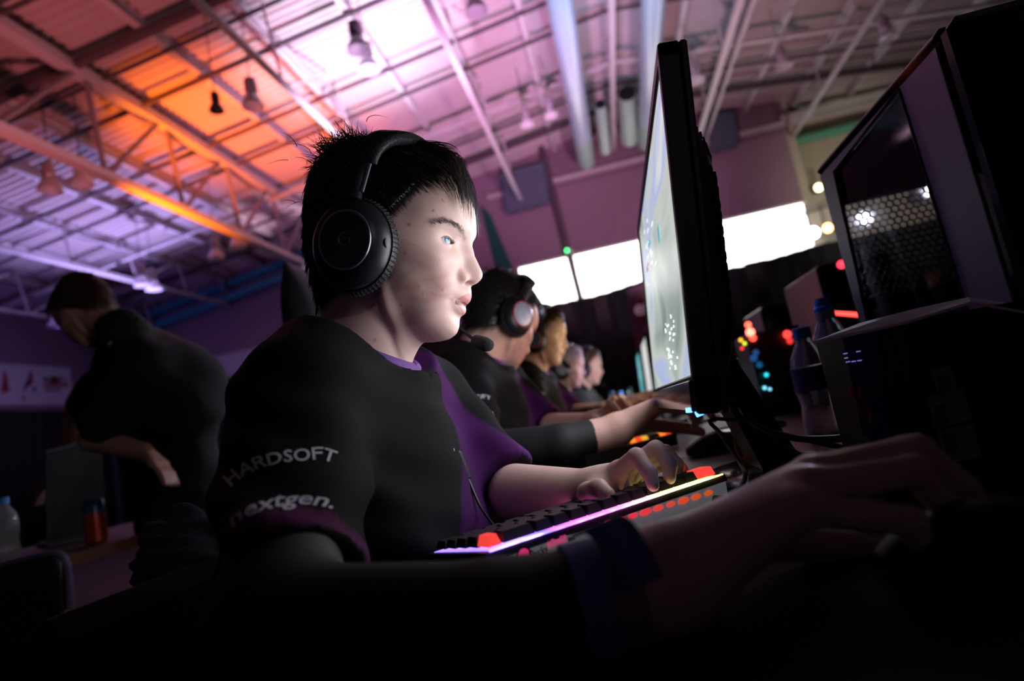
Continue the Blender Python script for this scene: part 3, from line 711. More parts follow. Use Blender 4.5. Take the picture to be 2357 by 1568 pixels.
# ------------------------------------------------------------------ computer cases
M_case = mat('case_paint', (.075,.070,.10), .38, spec=.8, metal=.3, var=.06, bump=.12, bscale=1400); M_case2 = mat('case_black', (.010,.010,.013), .3)
M_glass = mat('window_acrylic', (.55,.55,.62), .04, trans=1., ior=1.2, var=.02)
t = thing('computer_case', 'large black computer case with an angular window, nearest on the right', 'computer', (.53,.90,DZ))
cx0, cx1, cy0, cy1, cz0, cz1 = .425, .635, .705, 1.112, DZ, 1.205
win = [onX(*p, cx0) for p in ((2070,205),(1920,395),(1992,752),(2226,700))]
win[2] = V(cx0, win[2][1], .80); win[3] = V(cx0, win[3][1], .80)
out = [V(cx0,cy0+.008,cz1-.02), V(cx0,cy1-.005,cz1-.02), V(cx0,cy1-.005,cz0+.015), V(cx0,cy0+.008,cz0+.015)]
b = MB()
for i in range(4):
    j = (i+1) % 4; f4 = [out[i], out[j], win[j], win[i]]; b.hexa(f4+[p+V(.004,0,0) for p in f4])
b.build('side_panel', M_case, t)
MB().prism([p+V(.0045,0,0) for p in win], (.002,0,0)).build('window_pane', M_glass, t)
rim = MB()
for i in range(4): rim.tube([win[i]-V(.0005,0,0), win[(i+1) % 4]-V(.0005,0,0)], .0018, 6)
rim.build('window_rim', M_gloss, t)
MB().box(((cx0+cx1)/2,(cy0+cy1)/2,cz1-.011), (cx1-cx0+.004,cy1-cy0+.01,.018), bev=.008).build('top_cover', M_gloss, t)
MB().box(((cx0+cx1)/2,(cy0+cy1)/2,cz0+.010), (cx1-cx0,cy1-cy0,.016), bev=.003).build('bottom_plate', M_case2, t)
MB().box((cx1-.003,(cy0+cy1)/2,(cz0+cz1)/2), (.006,cy1-cy0,cz1-cz0-.04)).build('far_panel', M_case2, t)
MB().box(((cx0+cx1)/2,cy0-.012,(cz0+cz1)/2), (cx1-cx0,.036,cz1-cz0-.006), bev=.012).build('front_cover', M_gloss, t)
MB().tube([V(cx0+.001,cy0+.0075,cz1-.03), V(cx0+.001,cy0+.0075,cz0+.02)], .0022, 6).build('panel_seam', M_case2, t)
for k in range(8): MB().box((cx0+.02,cy0-.031,.80+.012*k), (.03,.003,.005)).build('front_slot', M_case2, t)
for z in (.975,.963): MB().box((cx0+.085,cy0-.0308,z), (.003,.002,.007)).build('drive_light', emitmat('case_led', (.5,1,.8), .8), t)
Ml = mat('case_logo', (.10,.008,.012), .4); lg = MB(); c = V(cx0+.09,cy0-.031,1.175)
lg.tube([c+V(.028*math.cos(a),0,.011*math.sin(a)) for a in np.linspace(.4,5.9,22)], .0016, 5).build('front_logo', Ml, t)
# rear face: solid above and below a honeycomb field
zr0, zr1 = .955, 1.125
for (z0, z1) in ((cz0+.02,zr0),(zr1,cz1-.02)): MB().box(((cx0+cx1)/2,cy1-.003,(z0+z1)/2), (cx1-cx0-.006,.004,z1-z0)).build('rear_plate', M_case2, t)
hm = MB(); pt_ = .0118; ro = pt_/math.sqrt(3); ri = ro*.80; nx = int((cx1-cx0-.01)/pt_); nz = int((zr1-zr0)/(pt_*.866))+1
for i in range(nz):
    for j in range(nx):
        x = cx0+.01+j*pt_+(pt_/2 if i % 2 else 0); z = zr0+.002+i*pt_*.866
        P = []
        for (r_, yy) in ((ro,cy1-.003),(ri,cy1-.003),(ri,cy1-.001),(ro,cy1-.001)):
            for q in range(6): P.append(V(x+r_*math.cos(q*PI/3+PI/6),yy,z+r_*math.sin(q*PI/3+PI/6)))
        f = []
        for a in range(3):
            for q in range(6): f.append((a*6+q, a*6+(q+1) % 6, a*6+6+(q+1) % 6, a*6+6+q))
        hm.add(P, f)
h = hm.build('honeycomb_grille', M_case2, t); h['kind'] = 'stuff'
MB().box((.55,.93,.86), (.12,.26,.045), bev=.006).build('graphics_card', M_case2, t)

def tower(c0, c1, m_side, lab, bar=None, dot=None):
    (x0,y0,z0),(x1,y1,z1) = c0, c1
    t = thing('computer_tower', lab, 'computer', ((x0+x1)/2,(y0+y1)/2,z0))
    MB().box(((x0+x1)/2,(y0+y1)/2,(z0+z1)/2), (x1-x0,y1-y0,z1-z0), bev=.006).build('case_body', M_case2, t)
    MB().box((x0-.001,(y0+y1)/2,(z0+z1)/2), (.004,y1-y0-.012,z1-z0-.012), bev=.001).build('side_panel', m_side, t)
    MB().box(((x0+x1)/2,y0-.001,(z0+z1)/2), (x1-x0-.012,.004,z1-z0-.014), bev=.001).build('end_panel', M_gloss, t)
    if bar is not None:
        P = [onY(px, py, y0-.006) for px, py in bar]; MB().prism(P, (0,.003,0)).build('light_bar', emitmat('red_bar', (1,.06,.05), 3.2), t)
    if dot is not None: 
        MB().lathe([(.012,-.002),(.012,.003)], onY(*dot, y0-.005), (0,-1,0), 12).build('power_button', emitmat('red_dot', (1,.03,.06), 3.5), t)
    return t
M_tw = mat('tower_white', (.50,.50,.62), .5)
tower((.655,1.90,DZ),(.86,2.26,1.150), M_tw, 'pale sided computer tower with a red light bar behind the bottles', bar=((1912,716),(1980,720),(1982,730),(1925,725)), dot=(1937,609))
t3 = tower((.69,2.78,DZ),(.89,3.14,1.155), M_tw, 'computer tower with red and blue lit parts behind the yellow bottle')
t4 = tower((.66,3.75,DZ),(.86,4.1,1.155), mat('tower_lilac', (.40,.36,.60), .5), 'farthest computer tower beside the near monitor edge')
tw = thing('open_case', 'open fronted computer with glowing red and blue insides left of the bottles', 'computer', (.50,2.05,DZ))
q0, q1, q2, q3 = [onY(a, b, 2.0) for a, b in ((1700,745),(1760,715),(1812,880),(1715,900))]
MB().box((.52,2.12,(DZ+1.0)/2), (.16,.2,1.0-DZ)).build('case_body', M_case2, tw)
r2 = random.Random(11)
for (px, py, s, cc, e) in ((1722,748,.02,(1,.08,.04),5),(1727,765,.028,(1,.12,.08),7),(1733,778,.022,(1,.05,.03),4),(1705,783,.013,(1,.45,.02),2),(1714,791,.012,(.55,.8,.02),2),(1708,802,.011,(1,.03,.05),2),
                       (1812,770,.026,(1,.05,.04),2.2),(1818,785,.02,(1,.04,.04),1.2),(1740,812,.02,(.03,.10,.35),.6),(1735,825,.022,(.02,.12,.4),.6),(1748,840,.02,(.02,.16,.4),.5),(1764,863,.014,(.02,.7,.8),1.6),(1760,893,.012,(.2,.8,1),1.6),(1772,896,.010,(.3,.8,1),1.4)):
    MB().lathe([(s*.35,-.008),(s*.5,0),(s*.35,.008)], onY(px, py, 1.995), (0,-1,0), 8).build('component_light', emitmat('comp_%d_%d' % (px, py), cc, e), tw)

# ------------------------------------------------------------------ bottles
M_pet = mat('clear_plastic', (.85,.88,.92), .08, trans=.8, ior=1.2, var=.02); M_cap = mat('blue_cap', (.02,.28,.70), .35); M_lab = mat('bottle_label', (.012,.03,.12), .4, var=.5, scale=60)
M_water = mat('yellow_drink', (.55,.30,.06), .05, trans=.8, ior=1.3)
def bottle(c, hgt, r, lab, cap=M_cap, label=True, sport=False, body=None, group=None):
    t = thing('drink_bottle', lab, 'bottle', c, group); c = V(*c); b = body or M_pet
    MB().lathe([(r*.85,.0),(r,.008),(r,hgt*.2),(r*.88,hgt*.32),(r,hgt*.45),(r,hgt*.62),(r*.86,hgt*.72),(r*.42,hgt*.84),(r*.40,hgt*.88)], c, n=24).build('bottle_body', b, t, smooth=True, ang=60)
    MB().lathe([(r*.48,hgt*.87),(r*.48,hgt*.93),(r*.40,hgt*.94),(r*.36,hgt)] if sport else [(r*.45,hgt*.87),(r*.45,hgt*.96),(r*.40,hgt*.965)], c, n=18).build('cap', cap, t, smooth=True)
    if sport: MB().lathe([(r*.5,hgt*.84),(r*.5,hgt*.90)], c, n=18).build('cap_ring', mat('cap_ring', (.35,.30,.36), .5), t)
    if label: MB().lathe([(r*1.012,hgt*.43),(r*1.012,hgt*.63)], c, n=24).build('label', M_lab, t, smooth=True)
    return t
bottle((.335,1.12,DZ), .205, .033, 'clear water bottle with flat blue cap left of the box')
bottle((.394,1.165,DZ), .245, .034, 'clear water bottle with tall blue sports cap beside the box', sport=True)
bottle((.205,1.10,DZ), .172, .028, 'small yellow drink bottle behind the monitor stand', cap=M_gloss, body=M_water, label=False)
for (px, py, z, D, h, lab) in ((1412,930,0,3.0,.2,'clear water bottle on the far desk, left one'),(1432,925,0,3.5,.2,'clear water bottle on the far desk, middle one'),(1456,930,0,3.9,.22,'clear water bottle on the far desk below the teal monitor')):
    p = at(px, py, D); bottle((p[0],p[1],DZ), h, .034, lab, label=False)
p = at(1395,955,2.9); t = thing('paper_cup', 'pale paper cup on the far desk', 'cup', (p[0],p[1],DZ)); MB().lathe([(.028,0),(.038,.10),(.035,.10),(.026,.01)], (p[0],p[1],DZ), n=20).build('cup_body', mat('cup_pale', (.55,.65,.60), .5), t, smooth=True)
# crumpled cloth in front of the box
G = []; cl0 = V(.185,.70)
from mathutils import noise as mnoise
for i in range(46):
    row = []
    for j in range(34):
        s, q = i/45, j/33; x = .235+.15*s+.02*q; y = .695+.12*q
        hgt = .075*math.exp(-((s-.55)/.30)**2)*math.exp(-((q-.35)/.34)**2)
        hgt += .020*mnoise.noise(Vector((s*5,q*5,1.3)))*math.sin(PI*s)*math.sin(PI*q)+.012*abs(mnoise.noise(Vector((s*11,q*9,4))))*math.sin(PI*s)*math.sin(PI*q)
        row.append((x, y, DZ+.004+max(0,hgt)))
    G.append(row)
o = MB().grid(G).build('crumpled_cloth', mat('cloth_grey', (.26,.23,.27), .95, bump=.8, bscale=900, sheen=.3), smooth=True, ang=80)
md = o.modifiers.new('thick', 'SOLIDIFY'); md.thickness = .003
tag(o, 'crumpled dark grey cloth on the desk in front of the box', 'cloth')
# ------------------------------------------------------------------ heads (local frame: f forward, l left, u up; millimetres / 1000)
PROF = [(99,34),(99.6,24),(99.7,8),(97.3,-3),(96,-10),(98.6,-23),(103.2,-33.5),(107.6,-44),(106.3,-50),(100,-55.5),(92.8,-57.8),(93.2,-62.7),(93.4,-69),(91.4,-75),(86.6,-78.6),(83.6,-80.2),(86.2,-84.8),(84.3,-89.7),(78,-92.5),(76.3,-97.4),(77.4,-104.5),(73.6,-113),(64,-118.5),(53.6,-120.4),(33,-120.5),(26,-127),(19,-141),(16,-154)]
BASE = [(99,34),(99.4,24),(97,8),(93.5,-3),(91.5,-10),(89.5,-23),(88,-35),(86.8,-46),(86,-52),(85.5,-57),(85,-63),(84.4,-69),(83,-75),(81.5,-79),(81,-81),(80,-85),(78,-90),(76.8,-93),(75.5,-98),(73.5,-105),(69.5,-112),(62,-117.5),(52.5,-119.5),(32,-119),(25,-124),(19,-136),(16,-148)]
SKULL = [(96,44),(88.5,63),(75,82),(53,99),(26,110),(-5,114),(-36,110),(-62,97),(-82,74),(-92,45),(-94,15),(-91,-15),(-84,-45),(-72,-68),(-52,-80),(-30,-86),(-8,-92),(4,-105)]
def polar(pts):
    a = np.array([math.atan2(u, f) for f, u in pts]); r = np.array([math.hypot(f, u) for f, u in pts])/1000; return a, r
def curve(pts):
    a, r = polar(pts+SKULL); i = np.argsort(a); a = a[i]; r = r[i]
    a = np.concatenate([a-2*PI, a, a+2*PI]); r = np.concatenate([r]*3); return a, r
CF, CB = curve(PROF), curve(BASE)
def gauss_sm(y, k):
    if k < 1: return y
    x = np.arange(-3*k, 3*k+1); w = np.exp(-.5*(x/k)**2); w /= w.sum(); return np.convolve(np.pad(y, 3*k, mode='wrap'), w, 'valid')
_ph = np.linspace(-PI, PI, 2881)[:-1]
RF_T = gauss_sm(np.interp(_ph, *CF), 6); RB_T = gauss_sm(np.interp(_ph, *CB), 22)
def Rtab(T, ph): return np.interp(ph, _ph, T, period=2*PI)
SIG = np.array([(-160,30),(-118,24),(-104,19),(-96,20),(-90,19),(-78,20),(-64,18),(-58,12.5),(-50,11.5),(-40,10.5),(-30,9.0),(-20,8),(-10,8),(0,14),(20,40)])
EYE = V(.0655,.0315,-.0125)
def head_r(ph, lam, eyes=True, detail=True):
    cf, sl = np.cos(lam), np.sin(lam)
    Rb = Rtab(RB_T, ph); Rf = Rtab(RF_T, ph); sp = np.sin(ph)
    jaw = np.clip((-np.degrees(ph)-25)/50, 0, 1)*(ph < 0)*(ph > -2.2); back = np.clip((np.abs(ph)-1.9)/.8, 0, 1)
    Bp = .0715-.013*jaw*(1-back); B = .0735+(Bp-.0735)*cf**2; pw = 2.25
    r = ((np.abs(cf)/Rb)**pw+(np.abs(sl)/B)**pw)**(-1/pw)
    X = lambda: (r*cf*np.cos(ph), r*sl, r*cf*np.sin(ph))
    f, l, u = X()
    sg = np.interp(u*1000, SIG[:,0], SIG[:,1])/1000
    lip = np.clip(1-np.abs(u+.078)/.018, 0, 1)
    g = np.exp(-(l/sg)**2)*(1-lip)+np.exp(-(np.abs(l)/.0215)**3.2)*lip
    r = r+(Rf-Rb)*g*(cf > 0)*(f > -.02)
    f, l, u = X(); al = np.abs(l)
    def bump(c, s, a):
        nonlocal r
        s = np.asarray(s)/1000; r = r+a/1000*np.exp(-((f-c[0]/1000)/s[0])**2-((al-c[1]/1000)/s[1])**2-((u-c[2]/1000)/s[2])**2)
    if detail:
        bump((80,32,-13), (22,17,13), -8.5); bump((90,15,-12), (14,8,12), -3.5)      # sockets, inner corners
        bump((84,26,4), (20,24,7), 2.6)                                             # brow
        bump((66,50,-34), (20,16,14), 4.5); bump((40,60,-30), (24,14,12), 3.0)      # cheekbone
        bump((84,14.5,-49.5), (9,6.5,7), 6.2); bump((84,22,-50), (9,4.5,9), -3.4); bump((88,11,-36), (8,5,7), -1.8)       # wing of the nose and its crease
        bump((93,8,-57.0), (7,3.8,2.6), -7.5)                                       # nostril
        bump((76,25,-80), (8,7,5), -2.4)                                            # mouth corner
        bump((70,38,-62), (16,16,18), 2.2)                                          # cheek
        bump((6,54,-78), (26,18,20), 8.5); bump((38,46,-104), (24,18,14), 5.5)      # jaw
        bump((34,66,18), (20,12,20), -2.5)                                          # temple
    # neck, a rounded column leaving the skull downwards
    A0 = V(-.032,0,-.10); ax = V(-.20,0,-.98); ax /= np.linalg.norm(ax)
    d = np.stack([cf*np.cos(ph), sl, cf*np.sin(ph)], -1); da = d@ax; w0 = -A0+ax*(A0@ax); dp = d-da[..., None]*ax
    a_ = (dp*dp).sum(-1)+1e-9; b_ = (dp*w0).sum(-1); c_ = (w0*w0).sum()-.0555**2
    tc = (-b_+np.sqrt(np.maximum(b_*b_-a_*c_, 0)))/a_; te = (.115-((-A0)@ax))/np.maximum(da, 1e-3)
    tn = np.where(da > .25, np.minimum(tc, te), .03); k = .014
    h = np.clip(.5+.5*(tn-r)/k, 0, 1); fr = (ph < -.2)&(ph > -1.52)
    r2 = r+(tn-r)*h+k*h*(1-h); r = np.where(da > .25, r2, r)
    f, l, u = X(); al = np.abs(l)
    if detail:                                                                      # neck muscle
        a = V(-.016,.056,-.055); b = V(.004,.018,-.165); P = np.stack([f, al, u], -1); t = np.clip(((P-a)@(b-a))/((b-a)@(b-a)), 0, 1); dd = np.sqrt(((P-a-t[..., None]*(b-a))**2).sum(-1))
        r = r+.0022*np.exp(-(dd/.012)**2)*(u < -.06)
    ap = np.zeros_like(r)
    if eyes:
        for s in (1, -1):
            E = EYE*V(1,s,1); dE = d@E; disc = dE*dE-(E@E)+.0134**2; tl = np.where(disc > 0, dE+np.sqrt(np.maximum(disc, 0)), 0); k = .0022
            ok = (disc > 0)&(dE > 0); h = np.clip(.5+.5*(tl-r)/k, 0, 1); r = np.where(ok, r+(tl-r)*h+k*h*(1-h), r)
            q = d*r[..., None]-E; aa = np.degrees(np.arctan2(s*q[..., 1], q[..., 0]))-6; bb = np.degrees(np.arctan2(q[..., 2], np.hypot(q[..., 0], q[..., 1])))
            aa = aa-13; sh = np.clip(1-(aa/47)**2, 0, 1); top = 16*sh**.8+1; bot = -15*sh**.9-1
            ina = ok&(np.abs(aa) < 47)&(bb < top)&(bb > bot)
            disc2 = dE*dE-(E@E)+.0112**2; ti = dE+np.sqrt(np.maximum(disc2, 0)); r = np.where(ina&(disc2 > 0), ti, r); ap = np.where(ina, 2, ap)
            ap = np.where(ok&~ina&(np.abs(aa) < 50)&(bb < top+6)&(bb > top-1), 1, ap)
    return r, d, ap
def head_grid(res=1.):
    def ns(parts): return np.concatenate([np.linspace(a, b, int(n*res)+2, endpoint=False) for a, b, n in parts])
    ph = np.radians(ns([(-180,-125,24),(-125,-78,50),(-78,-52,46),(-52,-24,92),(-24,14,110),(14,45,36),(45,180,60)]))
    lam = np.radians(np.concatenate([-ns([(0,26,60),(26,58,46),(58,89.6,26)])[::-1], ns([(0,26,60),(26,58,46),(58,89.6,26)])[1:]]))
    return ph, lam
HAIRH = np.array([(-200,-78),(-70,-78),(-45,-66),(-30,-40),(-5,-10),(12,2),(22,8),(31,18),(43,31),(54,48),(66,63),(78,70),(92,72),(130,72)])
def hair_mask(P):
    f, l, u = P[..., 0]*1000, np.abs(P[..., 1])*1000, P[..., 2]*1000
    return (u-np.interp(f, HAIRH[:,0], HAIRH[:,1]))/7.
BROW = [(92,13,-5),(87,21,-1),(78,31,3),(66,41,5),(54,49,2)]
def _onhead(q):
    q = np.asarray(q, float)/1000; rr = np.linalg.norm(q); dq = q/rr; rs, _, _ = head_r(np.array([math.atan2(dq[2], dq[0])]), np.array([math.asin(dq[1])]), False); return tuple(dq*rs[0]*1000)
BROW = [_onhead(q) for q in BROW]
def head_mesh(res=1., skin=(.60,.385,.31), eyes=True, hairc=(.02,.015,.012), stub=.5):
    ph, lam = head_grid(res); PH, LM = np.meshgrid(ph, lam, indexing='ij'); r, d, ap = head_r(PH, LM, eyes)
    P = d*r[..., None]; n, m = PH.shape; ii = np.arange(n*m).reshape(n, m)
    a, b = ii, np.roll(ii, -1, 0); q = np.stack([a[:, :-1], b[:, :-1], b[:, 1:], a[:, 1:]], -1).reshape(-1, 4)[:, ::-1]
    v = P.reshape(-1, 3); c = np.tile(np.array(skin), (len(v), 1)); f, l, u = v[:,0]*1000, v[:,1]*1000, v[:,2]*1000; al = np.abs(l)
    def mix(w, col):
        nonlocal c
        w = np.clip(w, 0, 1)[:, None]; c = c*(1-w)+np.array(col)*w
    blot = .5+.5*np.sin(f*.21+np.sin(u*.17)*2+al*.13)*np.sin(u*.19+al*.23+np.sin(f*.11)*2)
    mix(.55*blot*np.exp(-((u+62)/34)**2)*np.exp(-((al-46)/26)**2)*(f > 0), (.46,.20,.17))
    mix(.35*np.exp(-((f-90)/14)**2-((u+48)/10)**2-(al/20)**2), (.50,.22,.18))                 # nose tip
    mix(.3*np.exp(-((f-70)/16)**2-((u+12)/9)**2-((al-30)/14)**2), (.42,.20,.17))              # round the eye
    lp = ((al/21)**2+((u+78.3)/(12.6-.16*al))**2) < 1; lp &= (f > 68)
    mix(np.where(lp, .85, 0), (.46,.17,.165)); mix(np.where((np.abs(u+80)<2.2)&(al<21)&(f>66), .75, 0), (.10,.02,.02))
    mix(.30*np.exp(-((u+63.5)/4)**2-((al-10)/10)**2)*(f > 75), (.14,.09,.07))                  # faint moustache
    bd = np.full(len(v), 99.); bp = np.array(BROW, float)
    for k in range(len(bp)-1):
        a_, b_ = bp[k], bp[k+1]; Q = np.stack([f, al, u], 1); t = np.clip(((Q-a_)@(b_-a_))/((b_-a_)@(b_-a_)), 0, 1)
        dd = np.sqrt(((Q-a_-t[:, None]*(b_-a_))**2).sum(1)); bd = np.minimum(bd, dd+(.9*abs(k+t-1.2)))
    mix(.50*np.exp(-(bd/3.3)**3), tuple(x*2+.03 for x in hairc))
    hm = hair_mask(v); mix(.9*np.clip((hm+1.3)/1.6, 0, 1), hairc)
    if eyes: mix(np.where(ap.reshape(-1) == 1, .75, 0), (.06,.03,.025)); mix(np.where(ap.reshape(-1) == 2, 1, 0), (.25,.08,.07))
    return v, q, c, blot
M_skin = mat('skin', attr='col', rough=.46, spec=.35, var=.10, scale=55, bump=.07, bscale=600, sss=.18)
M_eye = mat('eyeball', attr='col', rough=.06, spec=.6, var=.02, coat=.6)
def frame(O, yw, pt, rl=0.):
    f = V(math.cos(yw)*math.cos(pt), math.sin(yw)*math.cos(pt), -math.sin(pt)); l = V(-math.sin(yw), math.cos(yw), 0); u = np.cross(f, l)
    l, u = l*math.cos(rl)+u*math.sin(rl), u*math.cos(rl)-l*math.sin(rl)
    return O, np.stack([f, l, u])
def tow(fr, p): return fr[0]+np.asarray(p)@fr[1]
def eye_mesh(fr, s, parent, gaze=(1,-.34,.10), iris=(.10,.30,.48)):
    E = EYE*V(1,s,1); g = V(*gaze); g /= np.linalg.norm(g); x, y, _ = frame_from(g); n, m = 40, 32; v = []; c = []
    for i in range(n+1):
        a = PI*i/n; rr = .0120+(.0006*math.exp(-(a/.45)**2))
        for k in range(m):
            b = 2*PI*k/m; v.append(E+rr*(g*math.cos(a)+(x*math.cos(b)+y*math.sin(b))*math.sin(a)))
            dg = math.degrees(a); c.append((.005,.005,.006) if dg < 11 else tuple(q*(.7+.5*((k*7) % 5)/5) for q in iris) if dg < 25 else (.03,.06,.09) if dg < 29 else (.78,.75,.74))
    ii = np.arange((n+1)*m).reshape(n+1, m); q = np.stack([ii[:-1], np.roll(ii, -1, 1)[:-1], np.roll(ii, -1, 1)[1:], ii[1:]], -1).reshape(-1, 4)
    return link('eye', np_mesh('eye', tow(fr, np.array(v)), q, M_eye, colors=np.array(c)), parent)

# ------------------------------------------------------------------ hair
HAIRP = [(108,40),(104,56),(94.8,77),(68.8,101),(37,119),(-1,128),(-23,130),(-57,130),(-80,116),(-94,96),(-103,72),(-104,30),(-101,-14),(-93,-41),(-82,-74),(-60,-90),(0,-100),(60,-80),(90,-20)]
_a, _r = polar(HAIRP); _i = np.argsort(_a); RH_T = gauss_sm(np.interp(_ph, np.concatenate([_a[_i]-2*PI,_a[_i],_a[_i]+2*PI]), np.tile(_r[_i], 3)), 30)
def hair_r(ph, lam, full=.74, vol=1., seed=0.):
    r, d, _ = head_r(ph, lam, False, False); P = d*r[..., None]; hm = hair_mask(P)
    th = np.maximum(Rtab(RH_T, ph)-Rtab(RB_T, ph), .004)*(.30+.70*np.abs(np.cos(lam))**1.4)*full*vol
    nz = np.sin(ph*41+seed+3*np.sin(lam*17))*np.sin(lam*37+2*np.sin(ph*23+seed))
    w = np.clip(hm*.5+.25, 0, 1); w = w*w*(3-2*w)
    return r-.024+(th+.024+.0014*nz*w)*w, d, hm
def hair(fr, parent, m, seed=1, count=3600, vol=1., length=1., width=1., res=1., messy=1., name='hair'):
    ph = np.radians(np.linspace(-180, 180, int(150*res), endpoint=False)); lam = np.radians(np.linspace(-89.5, 89.5, int(90*res)))
    PH, LM = np.meshgrid(ph, lam, indexing='ij'); r, d, hm = hair_r(PH, LM, vol=vol, seed=seed); P = (d*r[..., None]).reshape(-1, 3)
    n_, m_ = PH.shape; ii = np.arange(n_*m_).reshape(n_, m_); b = np.roll(ii, -1, 0)
    q = np.stack([ii[:, :-1], b[:, :-1], b[:, 1:], ii[:, 1:]], -1).reshape(-1, 4)[:, ::-1]
    Vs = [P]; Fs = [q]; base = len(P); rg = np.random.default_rng(seed)
    # strands, all grown together
    N = count*4; d0 = rg.normal(size=(N, 3)); d0 /= np.linalg.norm(d0, axis=1)[:, None]; d0[:, 2] = np.where(rg.random(N) < .35, np.abs(d0[:, 2]), d0[:, 2])
    p_, l_ = np.arctan2(d0[:,2], d0[:,0]), np.arcsin(np.clip(d0[:,1], -.99, .99)); rr, dd, hh = hair_r(p_, l_, vol=vol, seed=seed)
    ok = hh > .15; p_, l_, rr, dd = p_[ok][:count], l_[ok][:count], rr[ok][:count], dd[ok][:count]; N = len(p_); pos = dd*(rr*.985)[:, None]
    f, l, u = (pos*1000).T; ss = lambda x, a, b: np.clip((x-a)/(b-a), 0, 1)
    topf = ss(u, 40, 75)*ss(f, -15, 25); topb = ss(u, 70, 100)*ss(-f, -5, 30); side = ss(np.abs(l), 38, 58); rest = np.clip(1-topf-topb-side, 0, 1)
    fr_ = ss(f, 40, 85)*topf
    fl = topf[:, None]*np.stack([np.ones(N), np.zeros(N), -.10*np.ones(N)-.35*fr_], 1)+topb[:, None]*np.stack([-.35*np.ones(N), .15*np.sign(l), .55*np.ones(N)], 1)*messy+side[:, None]*np.stack([.75*np.ones(N), 0*l, -.70*np.ones(N)], 1)+(rest+.12)[:, None]*np.stack([-.1*np.ones(N), 0*l, -1*np.ones(N)], 1)
    clump = np.stack([np.sin(p_*31+l_*13), np.sin(l_*29+1.7*p_), np.sin(p_*23-l_*31)], 1)
    fl += clump*.16+rg.normal(size=(N, 3))*(.07+.22*topb*messy)[:, None]; fl /= np.linalg.norm(fl, axis=1)[:, None]
    L = (.016+.026*topf*ss(f, 10, 70)+.016*topf+.012*topb*messy-.006*side*(1-topf))*length*(.75+.5*rg.random(N)); wd_ = (.0005+.0004*rg.random(N))*width
    S = 9; path = [pos]; cur = pos.copy(); dirn = fl*.9+dd*(.10+.20*topb*messy+.18*topf)[:, None]; dirn /= np.linalg.norm(dirn, axis=1)[:, None]
    for k in range(1, S):
        drop = np.zeros((N, 3)); fw = np.clip((cur[:, 0]*1000-70)/30, 0, 1)*topf; drop[:, 2] = -.16*topf-1.7*fw-.30*topb*(k/S)*messy-.06; drop[:, 0] = -.9*np.clip((cur[:, 0]*1000-104)/10, 0, 1)
        dirn = dirn*.74+fl*(.24*(1-fw))[:, None]+drop*.5; dirn /= np.linalg.norm(dirn, axis=1)[:, None]
        cur = cur+dirn*(L/(S-1))[:, None]
        R_ = np.linalg.norm(cur, axis=1); dc = cur/R_[:, None]; pc, lc = np.arctan2(dc[:,2], dc[:,0]), np.arcsin(np.clip(dc[:,1], -.999, .999))
        rm, _, _ = hair_r(pc, lc, vol=vol, seed=seed); off_ = .0010+.018*fw*(k/S)+.0015*topf; cur = np.where((R_ < rm+off_)[:, None], dc*(rm+off_)[:, None], cur); path.append(cur.copy())
    path = np.stack(path, 1); tan = np.gradient(path, axis=1); tan /= np.linalg.norm(tan, axis=2)[..., None]+1e-9
    nrm = path/np.linalg.norm(path, axis=2)[..., None]; sd = np.cross(tan, nrm); sd /= np.linalg.norm(sd, axis=2)[..., None]+1e-9; n2 = np.cross(sd, tan)
    w = (wd_[:, None]*np.linspace(1, .12, S)[None])[..., None]
    ring = np.stack([path+sd*w, path-sd*w*.6+n2*w*.9, path-sd*w*.6-n2*w*.7], 2)      # N,S,3,3
    vv = ring.reshape(-1, 3); bi = (np.arange(N)[:, None, None]*S*3+np.arange(S-1)[None, :, None]*3)+base; fs = []
    for k in range(3):
        k2 = (k+1) % 3; fs.append(np.stack([bi+k, bi+k2, bi+3+k2, bi+3+k], -1).reshape(-1, 4))
    Vs.append(vv); Fs += fs
    me = np_mesh(name, tow(fr, np.concatenate(Vs)), np.concatenate(Fs), m); o = link(name, me, parent); o['kind'] = 'stuff'
    return o
M_hairb = mat('hair_black', (.016,.012,.011), .32, spec=.55, var=.35, scale=120); M_hairbr = mat('hair_brown', (.06,.032,.02), .4, var=.3, scale=90)
M_hairg = mat('hair_silver', (.62,.56,.66), .45, var=.2, scale=90); M_hairlb = mat('hair_light_brown', (.12,.075,.045), .45, var=.3, scale=90)

